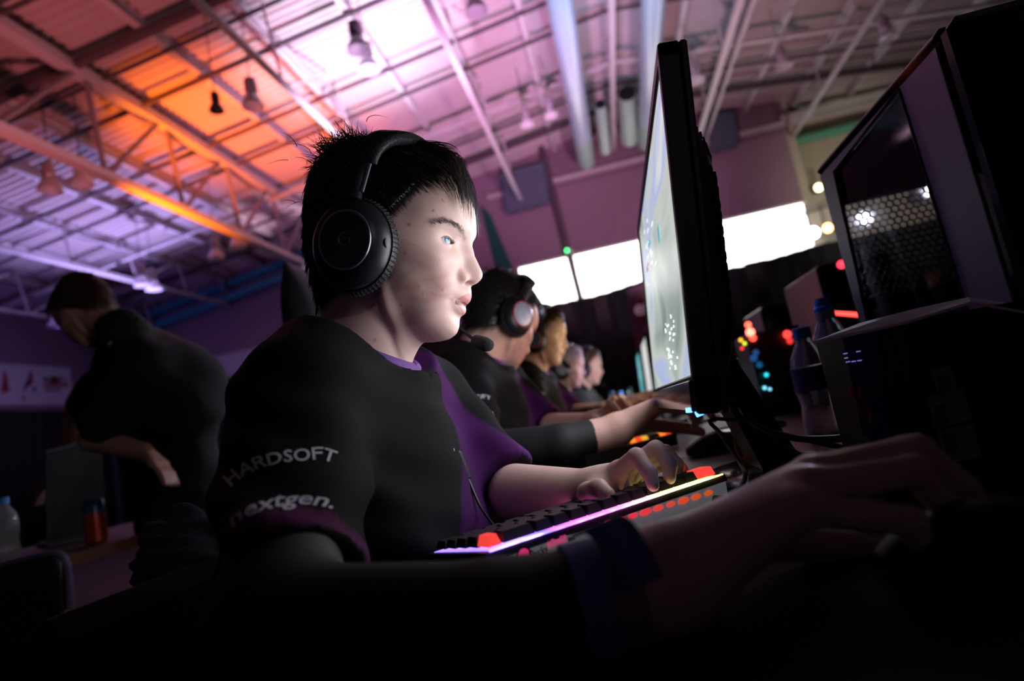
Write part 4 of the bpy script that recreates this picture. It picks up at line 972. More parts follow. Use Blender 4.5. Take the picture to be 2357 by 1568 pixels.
# ------------------------------------------------------------------ the near player
HO = at(905,560,.725); FR = frame(HO, rad(1), rad(9))
SR, CR, ER, WR = V(-.296,.535,.940), at(664,1318,.420), at(640,1460,.375), at(1525,1340,.340)
MR = at(1150,1436,.327)
SLf, CLf, EL, WL = V(-.262,.840,.935), at(1150,1108,.775), at(1190,1136,.745), at(1378,1134,.645)
def hand_sdf(P, W, rw, fingers, thumb, rf, k=.012, wrist_from=None, rfore=None):
    d = rcone(P, wrist_from, W, rfore, rw) if wrist_from is not None else rcone(P, W, W+V(1e-4,0,0), rw, rw)
    pal = None
    for fg in fingers:
        q = rcone(P, W+(fg[0]-W)*.12, fg[0], rw*.72, rf*1.32); pal = q if pal is None else smin(pal, q, .014)
    d = smin(d, pal, .016)
    for a, b in zip(fingers, fingers[1:]):
        pass
    allf = None
    for i, fg in enumerate(fingers):
        s = (1, 1.03, .98, .86)[i]; g = rcone(P, fg[0], fg[1], rf*1.2*s, rf*1.08*s)
        g = smin(g, rcone(P, fg[1], fg[2], rf*1.06*s, rf*.95*s), .004); g = smin(g, rcone(P, fg[2], fg[3], rf*.95*s, rf*.80*s), .003)
        allf = g if allf is None else np.minimum(allf, g)
    d = smin(d, allf, .006)
    t = rcone(P, thumb[0], thumb[1], rf*1.75, rf*1.38); t = smin(t, rcone(P, thumb[1], thumb[2], rf*1.36, rf*1.22), .004); t = smin(t, rcone(P, thumb[2], thumb[3], rf*1.2, rf*.98), .003)
    return smin(d, t, .010)
LF = [[at(1424,1084,.628),at(1465,1051,.600),at(1495,1088,.585),at(1503,1117,.577)], [at(1447,1075,.648),at(1510,1034,.620),at(1541,1070,.606),at(1541,1101,.600)],
      [at(1464,1078,.668),at(1532,1042,.645),at(1559,1072,.632),at(1559,1095,.627)], [at(1476,1090,.684),at(1546,1060,.668),at(1569,1080,.657),at(1568,1095,.653)]]
LT = [at(1388,1138,.632),at(1354,1136,.602),at(1378,1126,.585),at(1398,1139,.574)]
RF = [[at(1872,1086,0.3931),at(2088,1036,0.3977),at(2190,1110,0.3977),at(2240,1180,0.3977)], [at(1876,1096,0.3700),at(2112,1036,0.3774),at(2218,1122,0.3774),at(2278,1196,0.3774)],
      [at(1862,1124,0.3497),at(2108,1082,0.3561),at(2182,1178,0.3561),at(2210,1240,0.3561)], [at(1836,1172,0.3311),at(2098,1200,0.3293),at(2122,1262,0.3311),at(2110,1318,0.3348)]]
RT = [at(1640,1250,0.3792),at(1820,1250,0.4024),at(1960,1262,0.4070),at(2060,1285,0.4070)]
def bounds(pts, pad): P = np.array([np.asarray(p) for p in pts]); return P.min(0)-pad, P.max(0)+pad
ptsL = sum(LF, [])+LT+[WL, EL]; lo, hi = bounds(ptsL, .055)
vl, ql = surf(lambda P: hand_sdf(P, WL, .0235, LF, LT, .0079, wrist_from=EL, rfore=.036), lo, hi, .0019); vl = relax(vl, ql, 2, .5)
ptsR = sum(RF, [])+RT+[WR]; lo, hi = bounds(ptsR, .05)
WR0 = WR+(MR-WR)*.4
vr, qr = surf(lambda P: hand_sdf(P, WR, .0275, RF, RT, .0088, wrist_from=WR0, rfore=.029), lo, hi, .0022); vr = relax(vr, qr, 2, .5)
def skincol(v, base=(.58,.37,.30)): 
    s = .5+.5*np.sin(v[:,0]*90+np.sin(v[:,2]*70))*np.sin(v[:,1]*85); return np.array(base)*(1-.12*s[:, None])+np.array((.45,.19,.15))*(.12*s[:, None])
def person_body(fr, res, parent, skin, hairc=(.02,.015,.012), eyes=True, arms=True, paint=None, off=V(0,0,0)):
    v, q, c, _ = head_mesh(res, skin, eyes, hairc); v = tow(fr, v)
    if paint: c = paint(v, c)
    Vs, Fs, Cs = [v], [q], [c]; n = len(v)
    if arms:
        for (a, b) in ((vl, ql), (vr, qr)): Vs.append(a+off); Fs.append(b+n); Cs.append(skincol(a, skin)); n += len(a)
    return link('body', np_mesh('body', np.concatenate(Vs), np.concatenate(Fs), M_skin, colors=np.concatenate(Cs)), parent)
def blemish(v, c):
    d = v-CAM; z = d@FWD; px = W_/2+F_*(d@RGT)/z; py = H_/2-F_*(d@UPV)/z; near = v[:,1] < HO[1]
    for (x, y, r, w, col) in ((997,485,3,.7,(.45,.10,.10)),(941,517,4,.7,(.40,.08,.09)),(932,582,3,.5,(.42,.12,.12)),(963,660,3.5,.5,(.40,.12,.12)),(958,655,7,.25,(.40,.14,.13)),(923,702,3,.6,(.38,.10,.10)),(862,783,3,.85,(.12,.05,.04)),
                        (1000,680,14,.22,(.40,.16,.15)),(985,690,12,.2,(.40,.16,.15)),(1010,660,10,.2,(.42,.15,.15)),(940,745,8,.2,(.40,.15,.14)),(973,676,3,.5,(.42,.13,.13)),(1018,668,3,.45,(.42,.13,.13))):
        w_ = (min(1,1.4*w)*np.exp(-(((px-x)**2+(py-y)**2)/r**2))*near)[:, None]; c = c*(1-w_)+np.array(col)*w_
    return c
NP = thing('person', 'person in black and purple jersey with black headset staring at the near monitor', 'person', (-.32,.68,.0))
person_body(FR, 1., NP, (.62,.43,.38), paint=blemish)
for s in (1, -1): eye_mesh(FR, s, NP)
hair(FR, NP, M_hairb, seed=3, count=9000, vol=1., length=1.12, width=1.0, messy=.55)
# loose tufts on the crown and back of the head
tf = MB(); r3 = random.Random(21)
for k in range(60):
    c = V(-.060+.030*r3.gauss(0,1), .030*r3.gauss(0,1), .112+.008*r3.gauss(0,1)); d = V(-.5+.7*r3.gauss(0,1), .5*r3.gauss(0,1), 1.); d /= np.linalg.norm(d); p = c; pts = [tow(FR, p)]; cu = V(r3.gauss(0,.6), r3.gauss(0,.5), -.55)
    for s in range(6): d = d+cu*.42; d /= np.linalg.norm(d); p = p+d*(.0040+.0028*r3.random()); pts.append(tow(FR, p))
    tf.tube(pts, [.00055,.0005,.00045,.0004,.0003,.0002,.0001], 3, cap=False)
for k in range(70):
    a = r3.uniform(.62, .95)*PI; c = V(.098*math.cos(a), .03*r3.gauss(0,1), .02+.098*math.sin(a)); d = V(-.8,.2*r3.gauss(0,1),.5*r3.gauss(0,1)+.2); p = c; pts = [tow(FR, p)]
    for s in range(4): d = d+V(0,0,-.18); p = p+d/np.linalg.norm(d)*.005; pts.append(tow(FR, p))
    tf.tube(pts, [.0004,.0004,.0003,.0002,.0001], 3, cap=False)
o = tf.build('loose_hair', M_hairb, NP); o['kind'] = 'stuff'
# eyebrow and lash hairs
bm_ = MB()
for sg in (1, -1):
    for k in range(210):
        t = r3.random()**1.0*(len(BROW)-1); i = min(int(t), len(BROW)-2); w = t-i; q = np.array(BROW[i])*(1-w)+np.array(BROW[i+1])*w; q = (q+V(0,0,r3.gauss(0,1.5)))/1000*V(1,sg,1)
        rr = np.linalg.norm(q); dq = q/rr; rs, _, _ = head_r(np.array([math.atan2(dq[2], dq[0])]), np.array([math.asin(dq[1])]), False); p = dq*(rs[0]-.0002)
        d = V(-.75,.55*sg,.30+.2*r3.gauss(0,1)) if w+i > .6 else V(-.3,.5*sg,.8); d = d-dq*(d@dq); d /= np.linalg.norm(d); p2 = p+d*.003+dq*.0010; p3 = p+d*.006+dq*.0004
        bm_.tube([tow(FR, x) for x in (p, p2, p3)], [.00013,.00011,.00004], 3, cap=False)
o = bm_.build('eyebrow_hair', M_hairb, NP); o['kind'] = 'stuff'

# ---- jersey
NKc, NKa = tow(FR, V(-.034,0,-.13)), tow(FR, V(-.056,0,-.24))
M_jersey = mat('jersey', attr='col', rough=.85, spec=.12, var=.15, scale=14, bump=.35, bscale=1600)
_cb, _cf, _cn = at(716,757,.735), at(943,860,.695), at(818,812,.655); CC = (_cb+_cf)/2; CE1 = (_cf-_cb)/2; CE2 = V(0,1,0)*.0665; CNn = np.cross(CE1, CE2); CNn /= np.linalg.norm(CNn)
def jersey_sdf(P):
    d = ell(P, (-.305,.678,.845), (.112,.172,.185)); d = smin(d, ell(P, (-.292,.675,.69), (.125,.160,.20)), .06); d = smin(d, ell(P, (-.30,.672,.56), (.125,.165,.12)), .06)
    d = smin(d, rcone(P, (-.300,.675,.955), SR+V(0,.03,-.012), .062, .058), .05); d = smin(d, rcone(P, (-.290,.680,.950), SLf+V(0,-.03,-.012), .062, .058), .05)
    d = smin(d, rcone(P, NKc, NKa, .062, .075), .03)
    a = rcone(P, SR+V(.0,.012,-.018), CR+(CR-SR)*.12, .058, .053); pl = (P-np.asarray(CR, np.float32))@((CR-SR)/np.linalg.norm(CR-SR)).astype(np.float32); a = smax(a, pl, .004); d = smin(d, a, .022)
    b = rcone(P, SLf+V(0,-.01,-.018), CLf+(CLf-SLf)*.12, .058, .050); pl = (P-np.asarray(CLf, np.float32))@((CLf-SLf)/np.linalg.norm(CLf-SLf)).astype(np.float32); b = smax(b, pl, .004); d = smin(d, b, .022)
    cap = rcone(P, tow(FR, V(-.020,0,-.08)), NKa, .0585, .0600); top = (P-CC.astype(np.float32))@CNn.astype(np.float32)
    d = smax(d, -np.maximum(cap, -(top+.030)), .004); return smax(d, top-.9*np.maximum(cap-.010, 0), .004)
vj, qj = surf(jersey_sdf, (-.47,.32,.46), (-.10,.98,1.06), .0055); vj = relax(vj, qj, 3, .5)
def normals(v, q):
    n = np.cross(v[q[:,2]]-v[q[:,0]], v[q[:,3]]-v[q[:,1]]); o = np.zeros_like(v)
    for k in range(4): np.add.at(o, q[:,k], n)
    return o/(np.linalg.norm(o, axis=1)[:, None]+1e-12)
nj = normals(vj, qj)
if (nj*(vj-V(-.3,.675,.8))).sum() < 0: nj = -nj; qj = qj[:, ::-1]
x, y, z = vj.T
fold = .0028*np.sin((z+.6*x-.3*y)*70+2.2*np.sin(y*22+x*9))*np.clip((.93-z)/.1, 0, 1)+.0034*np.sin((x*.9+y*.8+z*.55)*46+2*np.sin(z*17))+.0016*np.sin(z*120+x*60+y*30)
fold *= np.clip(.35+1.1*np.sin(x*13+z*9+1)*np.sin(y*11+z*7), .15, 1.)
vj = vj+nj*(1.5*fold)[:, None]
col = np.tile(np.array((.0045,.0045,.0055)), (len(vj), 1)); PUR = np.array((.085,.012,.13)); PUR2 = np.array((.11,.014,.085))
def band(S, Cc, w):
    ax = (Cc-S)/np.linalg.norm(Cc-S); t = (vj-Cc)@ax; rd = np.linalg.norm((vj-Cc)-np.outer(t, ax), axis=1); return (t > -w)&(rd < .066)&(t < .02)&(nj@ax < .8)
col[band(SR, CR, .020)] = PUR2*.6; col[band(SLf, CLf, .020)] = PUR*.7
q_ = np.clip((.89-z)/.13, 0, 1); yl = .700-.085*q_*q_*(3-2*q_); sst = lambda q, e: np.clip(q/e+.5, 0, 1); pan = sst(nj[:,0]-.05, .2)*sst(y-yl, .005)*sst(.765-y, .006)*sst(x+.30, .02); col = col*(1-pan[:, None])+PUR*.42*pan[:, None]
# jersey seam of the sleeve
me_j = np_mesh('jersey', vj, qj, M_jersey, colors=col); jer = link('jersey', me_j, NP)
ct = MB(); cpts = []
for k in range(41):
    a = 2*PI*k/40; cpts.append(CC+CE1*1.03*math.cos(a)+CE2*1.05*math.sin(a)+CNn*.007)
ct.tube(cpts, [(.0052,.0070)]*41, 8, cap=False).build('collar', mat('collar_purple', (.10,.02,.19), .7, var=.1, scale=80, bump=.3, bscale=900), jer, smooth=True)
# sleeve lettering, bent over the cloth
bvh = BVHTree.FromPolygons([Vector(p) for p in vj], [tuple(map(int, f)) for f in qj])
M_print = mat('print_grey', (.50,.47,.54), .6, var=.2, scale=60)
def drape_text(txt, anchor, h, m, parent, **k):
    """anchor: baseline pixel path; letters follow it and lie on the jersey"""
    v, f = text_mesh(txt, **k); A = np.array(anchor, float); seg = np.r_[0, np.cumsum(np.linalg.norm(np.diff(A, axis=0), axis=1))]; u_ = v[:,0]/v[:,0].max()*seg[-1]
    bx, by = np.interp(u_, seg, A[:,0]), np.interp(u_, seg, A[:,1]); e = 2.
    tx = np.interp(u_+e, seg, A[:,0])-np.interp(u_-e, seg, A[:,0]); ty = np.interp(u_+e, seg, A[:,1])-np.interp(u_-e, seg, A[:,1]); L = np.hypot(tx, ty); tx /= L; ty /= L
    hv = np.interp(u_/seg[-1], [q[0] for q in h], [q[1] for q in h]); px = bx+ty*v[:,1]*hv; py = by-tx*v[:,1]*hv; out = []; keep = np.ones(len(v), bool)
    for i in range(len(v)):
        d = ray(px[i], py[i]); d /= np.linalg.norm(d); hit = bvh.ray_cast(Vector(CAM), Vector(d))
        if hit[0] is None: keep[i] = False; out.append((0,0,0)); continue
        n = np.array(hit[1]); n = n if n@d < 0 else -n; out.append(np.array(hit[0])+n*.0009)
    out = np.array(out); f = np.array([t for t in f if keep[t].all() and max(np.linalg.norm(out[t[0]]-out[t[1]]), np.linalg.norm(out[t[1]]-out[t[2]])) < .02]); ids = np.unique(f); mp = -np.ones(len(out), int); mp[ids] = np.arange(len(ids))
    return link('sleeve_lettering', np_mesh('sleeve_lettering', out[ids], mp[f], m, smooth=False), parent)
drape_text('HARDSOFT', [(533,1122),(560,1098),(600,1078),(650,1066),(700,1062),(738,1058),(768,1068)], [(0,44),(.4,38),(1,40)], M_print, jer, bold=.012)
drape_text('nextgen.', [(538,1216),(560,1196),(600,1178),(650,1166),(700,1162),(740,1166),(764,1172)], [(0,42),(.5,44),(1,42)], M_print, jer, font_shear=.25, bold=.012)
# arm sleeve on the right arm
def arm_sdf(P):
    U0 = SR+(CR-SR)*.62; return smin(rcone(P, U0, ER, .038, .041), smin(rcone(P, ER, MR, .041, .0325), rcone(P, MR, WR, .0325, .0268), .01), .02)
lo, hi = bounds([SR, CR, ER, MR, WR], .06); va, qa = surf(arm_sdf, lo, hi, .005); va = relax(va, qa, 3)
M_asl = mat('arm_sleeve', (.008,.008,.010), .7, bump=.2, bscale=1500)
me_a = np_mesh('arm_sleeve', va, qa, M_asl); link('arm_sleeve', me_a, NP)
# trousers, seated
def leg_sdf(P):
    d = ell(P, (-.31,.672,.50), (.16,.175,.11))
    for s in (-1, 1):
        h = V(-.28,.672+s*.09,.50); k_ = V(.14,.672+s*.13,.50); a = V(.10,.672+s*.13,.06); d = smin(d, smin(rcone(P, h, k_, .085, .062), rcone(P, k_, a, .06, .042), .02), .03)
        d = smin(d, rcone(P, a+V(-.04,0,-.015), a+V(.13,0,-.022), .040, .034), .02)
    return d
vt, qt = surf(leg_sdf, (-.50,.44,-.0), (.32,.90,.64), .011); me_t = np_mesh('trousers', relax(vt, qt, 2), qt, mat('trousers_black', (.010,.010,.014), .85)); link('trousers', me_t, NP)

# ---- wristband over the sleeve
ax = (WR-MR)/np.linalg.norm(WR-MR); wbt = thing('wristband', 'blue and grey fabric festival wristbands on the near forearm', 'wristband', at(1370,1320,.335))
M_wb = mat('band_blue', (.14,.15,.40), .75, var=.3, scale=120); M_wg = mat('band_grey', (.26,.18,.22), .8, var=.5, scale=160)
x_, y_, _ = frame_from(ax); c = WR-ax*.038
for (dx, r_, m, nm, w) in ((-.006,.0312,M_wb,'fabric_band',.0085),(.011,.0302,M_wg,'paper_band',.008)):
    ring = [(r_,-w),(r_+.0008,-w),(r_+.0008,w),(r_,w)]; b = MB(); n = 40; P = []
    for (rr, hh) in ring:
        for k in range(n): a = 2*PI*k/n; P.append(c+ax*(dx+hh)+x_*math.cos(a)*rr+y_*math.sin(a)*rr)
    b.add(P, [(i*n+k, i*n+(k+1) % n, ((i+1) % 4)*n+(k+1) % n, ((i+1) % 4)*n+k) for i in range(4) for k in range(n)]); b.build(nm, m, wbt, smooth=True)
tail = [at(1352,1222,.325),at(1378,1204,.320),at(1410,1222,.315),at(1440,1268,.310),at(1462,1312,.306),at(1478,1348,.304)]; L_ = MB(); G = []
for i, p in enumerate(smoothpath(tail, 5)): 
    w = V(*(RGT*.0105+UPV*.0045)); G.append([p-w, p+w])
o = L_.grid(G).build('loose_tail', M_wb, wbt, smooth=True); md = o.modifiers.new('t', 'SOLIDIFY'); md.thickness = .0008

# ------------------------------------------------------------------ headsets
M_hs = mat('headset_black', (.012,.013,.016), .36, spec=.5, bump=.06, bscale=1200); M_hsm = mat('headset_leather', (.014,.014,.017), .5, bump=.6, bscale=260); M_hst = mat('headset_steel', (.16,.17,.20), .3, metal=.7)
M_hsf = mat('headset_foam', (.010,.010,.012), .95, bump=1., bscale=900)
def headset(fr, lab, mic=True, plate=None, ring=None, detail=True, cable_pts=None, mats=None):
    t = thing('headset', lab, 'headset', tow(fr, V(-.012,0,-.03)))
    def Lw(f, l, u): return tow(fr, V(f, l, u))
    n = 44 if detail else 20
    def lat(prof, c, s, nm, m, sx=1., sy=1.13, par=t):
        return MB().lathe(prof, Lw(*c), (fr[1][1])*s, n, sx, sy, xdir=fr[1][0]).build(nm, m, par, smooth=True, ang=35)
    for s in (1, -1):
        c = (-.012, s*.072, -.025)
        cu = lat([(.026,0),(.040,.001),(.0455,.006),(.0465,.011),(.0440,.018),(.030,.019)], c, s, 'ear_cushion', M_hsm)
        if detail and s < 0:                                                   # gathered leather of the cushion
            for k in range(64):
                a = 2*PI*k/64; e = lambda r, h: tow(fr, V(*c)+V(r*math.cos(a), s*h, 1.13*r*math.sin(a))); MB().tube([e(.0442,.003), e(.0474,.0105), e(.0446,.0175)], [.0004,.0009,.0004], 4).build('cushion_pleat', M_hsm, cu)
        cp = lat([(.041,.018),(.0425,.019),(.0425,.0225),(.0405,.0265),(.036,.033),(.0295,.0375),(.028,.038)], c, s, 'ear_cup', M_hs)
        lat([(.0262,.037),(.0285,.0385),(.0278,.0398),(.0262,.0395)], c, s, 'ring', ring or M_hst, par=cp)
        lat([(.0262,.0385),(.0258,.0399),(.024,.0401),(.008,.0402),(.001,.0402)], c, s, 'cap_plate', plate or M_hs, par=cp)
        if detail and s < 0:
            o = V(*c)+V(0, s*.0403, 0); lg = MB(); pts = [tow(fr, o+V(.0058*math.cos(a), 0, .0068*math.sin(a))) for a in np.linspace(rad(70), rad(285), 18)]
            lg.tube(pts, .0011, 5); lg.tube([tow(fr, o+V(.0,0,.0008)), tow(fr, o+V(.0062,0,.0008)), tow(fr, o+V(.0062,0,-.0042))], .0010, 5); lg.build('cap_logo', mat('logo_grey', (.09,.08,.08), .4), cp)
            MB().lathe([(.006,0),(.006,.004)], Lw(c[0]+.036, s*(.072+.0245), c[2]-.003), fr[1][0], 12).build('mic_socket', M_rubber, cp)
        fk = MB(); fk.tube([Lw(-.012,s*.094,.024), Lw(-.008,s*.092,.046), Lw(-.003,s*.085,.070), Lw(.003,s*.074,.092)], [(.012,.0032),(.010,.003),(.009,.003),(.010,.003)], 8, up=fr[1][1]); fk.build('yoke', M_hs, t, smooth=True)
        MB().tube([Lw(-.001,s*.0945,.030), Lw(.006,s*.0895,.062)], [(.0035,.0012)]*2, 6, up=fr[1][1]).build('slider', M_hst, t, smooth=True)
    hb = []; rr = []
    for k in range(25):
        a = rad(-8+196*k/24); hb.append(Lw(.003+.020*math.sin(a), .0865*math.cos(a), .070+.045*math.sin(a))); w = .013+.013*math.sin(a)**2; rr.append((w, .0045+.0050*max(0, math.sin(a))))
    # band wider across the head than thick
    G = []
    for k in range(25):
        a = rad(-8+196*k/24); c = V(.003+.020*math.sin(a), .0865*math.cos(a), .070+.045*math.sin(a)); nn = V(.12*math.sin(a), math.cos(a)/.0865*.07, math.sin(a)); nn /= np.linalg.norm(nn); w, h = rr[k]; row = []
        for j in range(14):
            b = 2*PI*j/13; sg = lambda x: math.copysign(abs(x)**.6, x); row.append(tow(fr, c+V(1,0,-.16)*w*sg(math.cos(b))+nn*h*sg(math.sin(b))))
        G.append(row)
    MB().grid(G).build('headband', M_hsm, t, smooth=True, ang=70)
    if mic:
        MB().tube(smoothpath([Lw(.02,.100,-.045), Lw(.05,.085,-.085), Lw(.078,.062,-.110), Lw(.090,.045,-.118)], 6), .0022, 8).build('boom', M_rubber, t, smooth=True)
        MB().tube([Lw(.084,.050,-.1155), Lw(.088,.046,-.117), Lw(.096,.038,-.1205), Lw(.103,.030,-.1235), Lw(.108,.025,-.1255), Lw(.110,.023,-.1263)], [.004,.0078,.0086,.0086,.007,.003], 16).build('mic_foam', M_hsf, t, smooth=True)
    return t
hs = headset(FR, 'black headset with ringed ear cups on the near player')
cable('lead', [tow(FR, V(-.01,.090,-.075)), at(945,815,.755), at(962,850,.72), at(992,910,.695), at(1025,980,.69), at(1050,1030,.685), at(1075,1095,.68), at(1105,1165,.66), at(1140,1215,.63)], .0016, None, hs)
p = at(1062,1070,.68); MB().box(p, (.012,.007,.036), (RGT, FWD, -UPV*.93+RGT*.36), bev=.003).build('inline_control', M_blackp, hs)
c = at(1036,1047,.664); b = MB(); b.box(c, (.010,.002,.014), (RGT, FWD, UPV), bev=.0008); b.build('chest_badge', mat('badge_white', (.5,.5,.6), .5), jer)

# ------------------------------------------------------------------ the other players
def player(anchor, hpitch, hyaw, skin, hm, lab, hslab, hmat, seed, mats=(None, None), hres=.34, dz=0., hx=0., hz=0., mic=True, jmat=None, plain=False, vol=.8, messy=.2, hoff=0., fc=1500):
    piv = tow(FR, V(-.05,0,-.13)); nf = frame(V(0,0,0), rad(1)+rad(hyaw), rad(9)+rad(hpitch))
    ref, px, py, D = anchor; O = at(px, py, D)-V(*ref)@nf[1]; fr = (O, nf[1]); off = O+V(-.05,0,-.13)@nf[1]-piv
    t = thing('person', lab, 'person', (-.32+off[0],.68+off[1],0))
    person_body(fr, hres, t, skin, eyes=True, off=off)
    for s in (1, -1): eye_mesh(fr, s, t)
    hair(fr, t, hm, seed=seed, count=fc, vol=vol, res=.6, messy=messy, width=1.5)
    j = link('jersey', me_j if jmat is None else jmat, t); j.location = Vector(off)
    a = link('arm_sleeve', me_a, t); a.location = Vector(off)
    tr = link('trousers', me_t, t); tr.location = Vector(off)
    if jmat is None:
        co = link('collar', bpy.data.objects['collar'].data, j)
        for nm in ('sleeve_lettering', 'sleeve_lettering.001'):
            link('sleeve_lettering', bpy.data.objects[nm].data, j)
    h = headset(fr, hslab, mic=mic, plate=mats[0], ring=mats[1], detail=False)
    return t
M_plate = mat('plate_silver', (.42,.50,.66), .28, metal=.5, var=.5, scale=40); M_redr = mat('ring_red', (.5,.02,.03), .4); M_teal2 = mat('plate_teal', (.03,.10,.12), .4)
EAR = (-.012,-.105,-.025); NE = tuple(EYE*V(1.15,-1,1))
player((EAR,1200,724,1.42), 20, 48, (.60,.36,.30), M_hairb, 'person in black jersey looking down, second in the row', 'black headset with a silver and red plate on the second player', None, 5, (M_plate, M_redr), mic=False)
player((NE,1287,776,2.32), 0, 0, (.62,.42,.30), M_hairbr, 'person with short dark hair and black jersey, third in the row', 'black and red headset on the third player', None, 8, (M_teal2, M_redr))
player((NE,1333,846,3.2), 0, 0, (.66,.46,.42), M_hairg, 'person with silver hair and black jersey, fourth in the row', 'dark headset on the silver-haired fourth player', None, 11, (M_plate, None))
mg = me_j.copy(); mg.materials.clear(); mg.materials.append(mat('sweater_green', (.045,.06,.058), .85, bump=.3, bscale=600))
player((NE,1376,845,3.75), -2, 2, (.66,.50,.36), M_hairlb, 'person with brown hair and grey-green top, farthest in the row', 'black headset with microphone on the farthest player', None, 14, (None, None), jmat=mg)
for (y, x, lab) in ((1.24,.17,'black mouse under the right hand of the second player'),(2.08,.17,'black mouse under the right hand of the third player')): mouse((x, y, DZ+.003), lab)

# keyboards of the other players (turned the same way)
def keyboard2(dy, dx, lab, cols):
    t = thing('keyboard', lab, 'keyboard', K(.15,.05,0)+V(dx,dy,0)); o = V(dx,dy,0)
    def K2(a, b, z): return K(a,b,z)+o
    MB().hexa([K2(0,0,.004),K2(KL,0,.004),K2(KL,.106,.004),K2(0,.106,.004),K2(0,0,.034),K2(KL,0,.034),K2(KL,.106,.026),K2(0,.106,.026)]).build('case', M_kb, t)
    for r in range(5):
        for i in range(14):
            a0 = .008+i*(KL-.016)/14+.0012; a1 = a0+(KL-.016)/14-.0024; b0 = .006+r*.0192; b1 = b0+.0165; z0 = .034-r*.0016
            MB().hexa([K2(a0,b0,z0),K2(a1,b0,z0),K2(a1,b1,z0),K2(a0,b1,z0),K2(a0+.002,b0+.002,z0+.009),K2(a1-.002,b0+.002,z0+.009),K2(a1-.002,b1-.002,z0+.009),K2(a0+.002,b1-.002,z0+.009)]).build('keycap', cols[(i*3+r*5) % len(cols)], t)
Ek = lambda n, c, s: emitmat(n, c, s)
keyboard2(.86, .03, 'keyboard glowing orange under the hand of the second player', [M_key, Ek('key_orange', (1,.25,.02), 1.2), Ek('key_amber', (1,.5,.03), .8), M_key, Ek('key_redd', (1,.06,.02), .9)])
keyboard2(1.70, .04, 'keyboard glowing violet beside the third player', [M_key, Ek('key_violet', (.35,.15,1), 1.0), M_key, Ek('key_red2', (1,.04,.05), .8)])

# ------------------------------------------------------------------ high-backed chair of the second player
def gchair(dx, dy, lab, text=True):
    t = thing('gaming_chair', lab, 'chair', (-.45+dx,.675+dy,0)); o = V(dx, dy, 0); Mc = mat('chair_leather', (.010,.010,.012), .55, bump=.2, bscale=500)
    def sl(name, a, b, ra, rb, sy, th, par=t):
        # padded slab between two points
        G = []; a = V(*a)+o; b = V(*b)+o; d = b-a; n = V(-d[2],0,d[0]); n /= np.linalg.norm(n)
        for i in range(15):
            s = i/14; w = (ra+(rb-ra)*s)*(1-.9*max(0, 2*s-1.25)**2)*(1-.6*max(0,.12-s)*4); row = []
            for j in range(20):
                q = 2*PI*j/19; cx = math.copysign(abs(math.cos(q))**.5, math.cos(q)); cz = math.copysign(abs(math.sin(q))**.7, math.sin(q)); tt = th*(1-max(0, 2*s-1)**6)*(1-max(0, 1-2*s*6)**4*.8); row.append(a+d*s+V(0,1,0)*w*cx+n*tt*cz)
            G.append(row)
        b_ = MB().grid(G); m = 20; k0 = len(b_.v)-300
        b_.f += [tuple(range(m)), tuple(range(14*m, 15*m))]
        return b_.build(name, Mc, par, smooth=True, ang=60)
    sl('backrest', (-.52,.675,.50), (-.735,.675,1.37), .25, .20, 1, .05)
    MB().tube([V(-.62,.675-.16,1.20)+o+V(.03,0,0), V(-.60,.675-.02,1.20)+o+V(.035,0,0)], [(.004,.012)]*2, 6).build('stitched_mark', mat('chair_thread', (.20,.20,.24), .7), t)
    MB().box(V(-.30,.675,.44)+o, (.50,.50,.09), bev=.035).build('seat', Mc, t, smooth=True)
    for s in (-1, 1):
        MB().tube([V(-.34,.675+s*.28,.44)+o, V(-.34,.675+s*.28,.64)+o], .022, 8).build('arm_post', M_blackp, t); MB().box(V(-.32,.675+s*.28,.655)+o, (.26,.09,.03), bev=.012).build('armrest', M_blackp, t)
    MB().tube([V(-.32,.675,.40)+o, V(-.32,.675,.09)+o], .03, 12).build('gas_lift', M_dsteel, t, smooth=True)
    for k in range(5):
        a = 2*PI*k/5; e = V(-.32+.30*math.cos(a),.675+.30*math.sin(a),.065)+o; MB().tube([V(-.32,.675,.09)+o, e], [.026,.018], 8).build('base_leg', M_blackp, t, smooth=True)
        MB().lathe([(.03,-.02),(.03,.02)], e-V(0,0,.034), (math.sin(a),-math.cos(a),0), 12).build('caster', M_rubber, t, smooth=True)
    return t
gchair(0, .80, 'black high-backed gaming chair behind the second player')
# ------------------------------------------------------------------ standing man behind the row, leaning over the rear desk
sm = thing('person', 'person in a black t-shirt standing bent over the rear desk', 'person', (-1.55,1.8,0))
O2 = at(196,712,2.0); FS = frame(O2, rad(172), rad(34))
v, q, c, _ = head_mesh(.34, (.50,.27,.20), True, (.05,.025,.018)); v = tow(FS, v)
sh_n = at(330,850,1.92); sh_f = at(300,830,2.35); el_n = at(215,1010,1.95); wr_n = at(330,1040,1.90); el_f = at(175,960,2.4); wr_f = at(150,1080,2.4)
hip = at(400,1290,2.05); kn = V(hip[0]+.02,hip[1],.50); an = V(hip[0]+.04,hip[1],.07)
def hand2(P, W, d, sp):
    d = d/np.linalg.norm(d); sp = sp/np.linalg.norm(sp); h = None
    for i, k in enumerate((-1.5,-.5,.5,1.5)):
        m = W+d*.085+sp*.019*k; b = m+d*.04+V(0,0,-.008); t = b+d*(.030-.004*abs(k))+V(0,0,-.022); q = smin(rcone(P, W, m, .022, .013), smin(rcone(P, m, b, .0105, .010), rcone(P, b, t, .010, .0085), .004), .006); h = q if h is None else smin(h, q, .004)
    th = W+d*.03-sp*.035; return smin(h, smin(rcone(P, W, th, .018, .013), rcone(P, th, th+d*.05-sp*.01, .012, .010), .005), .008)
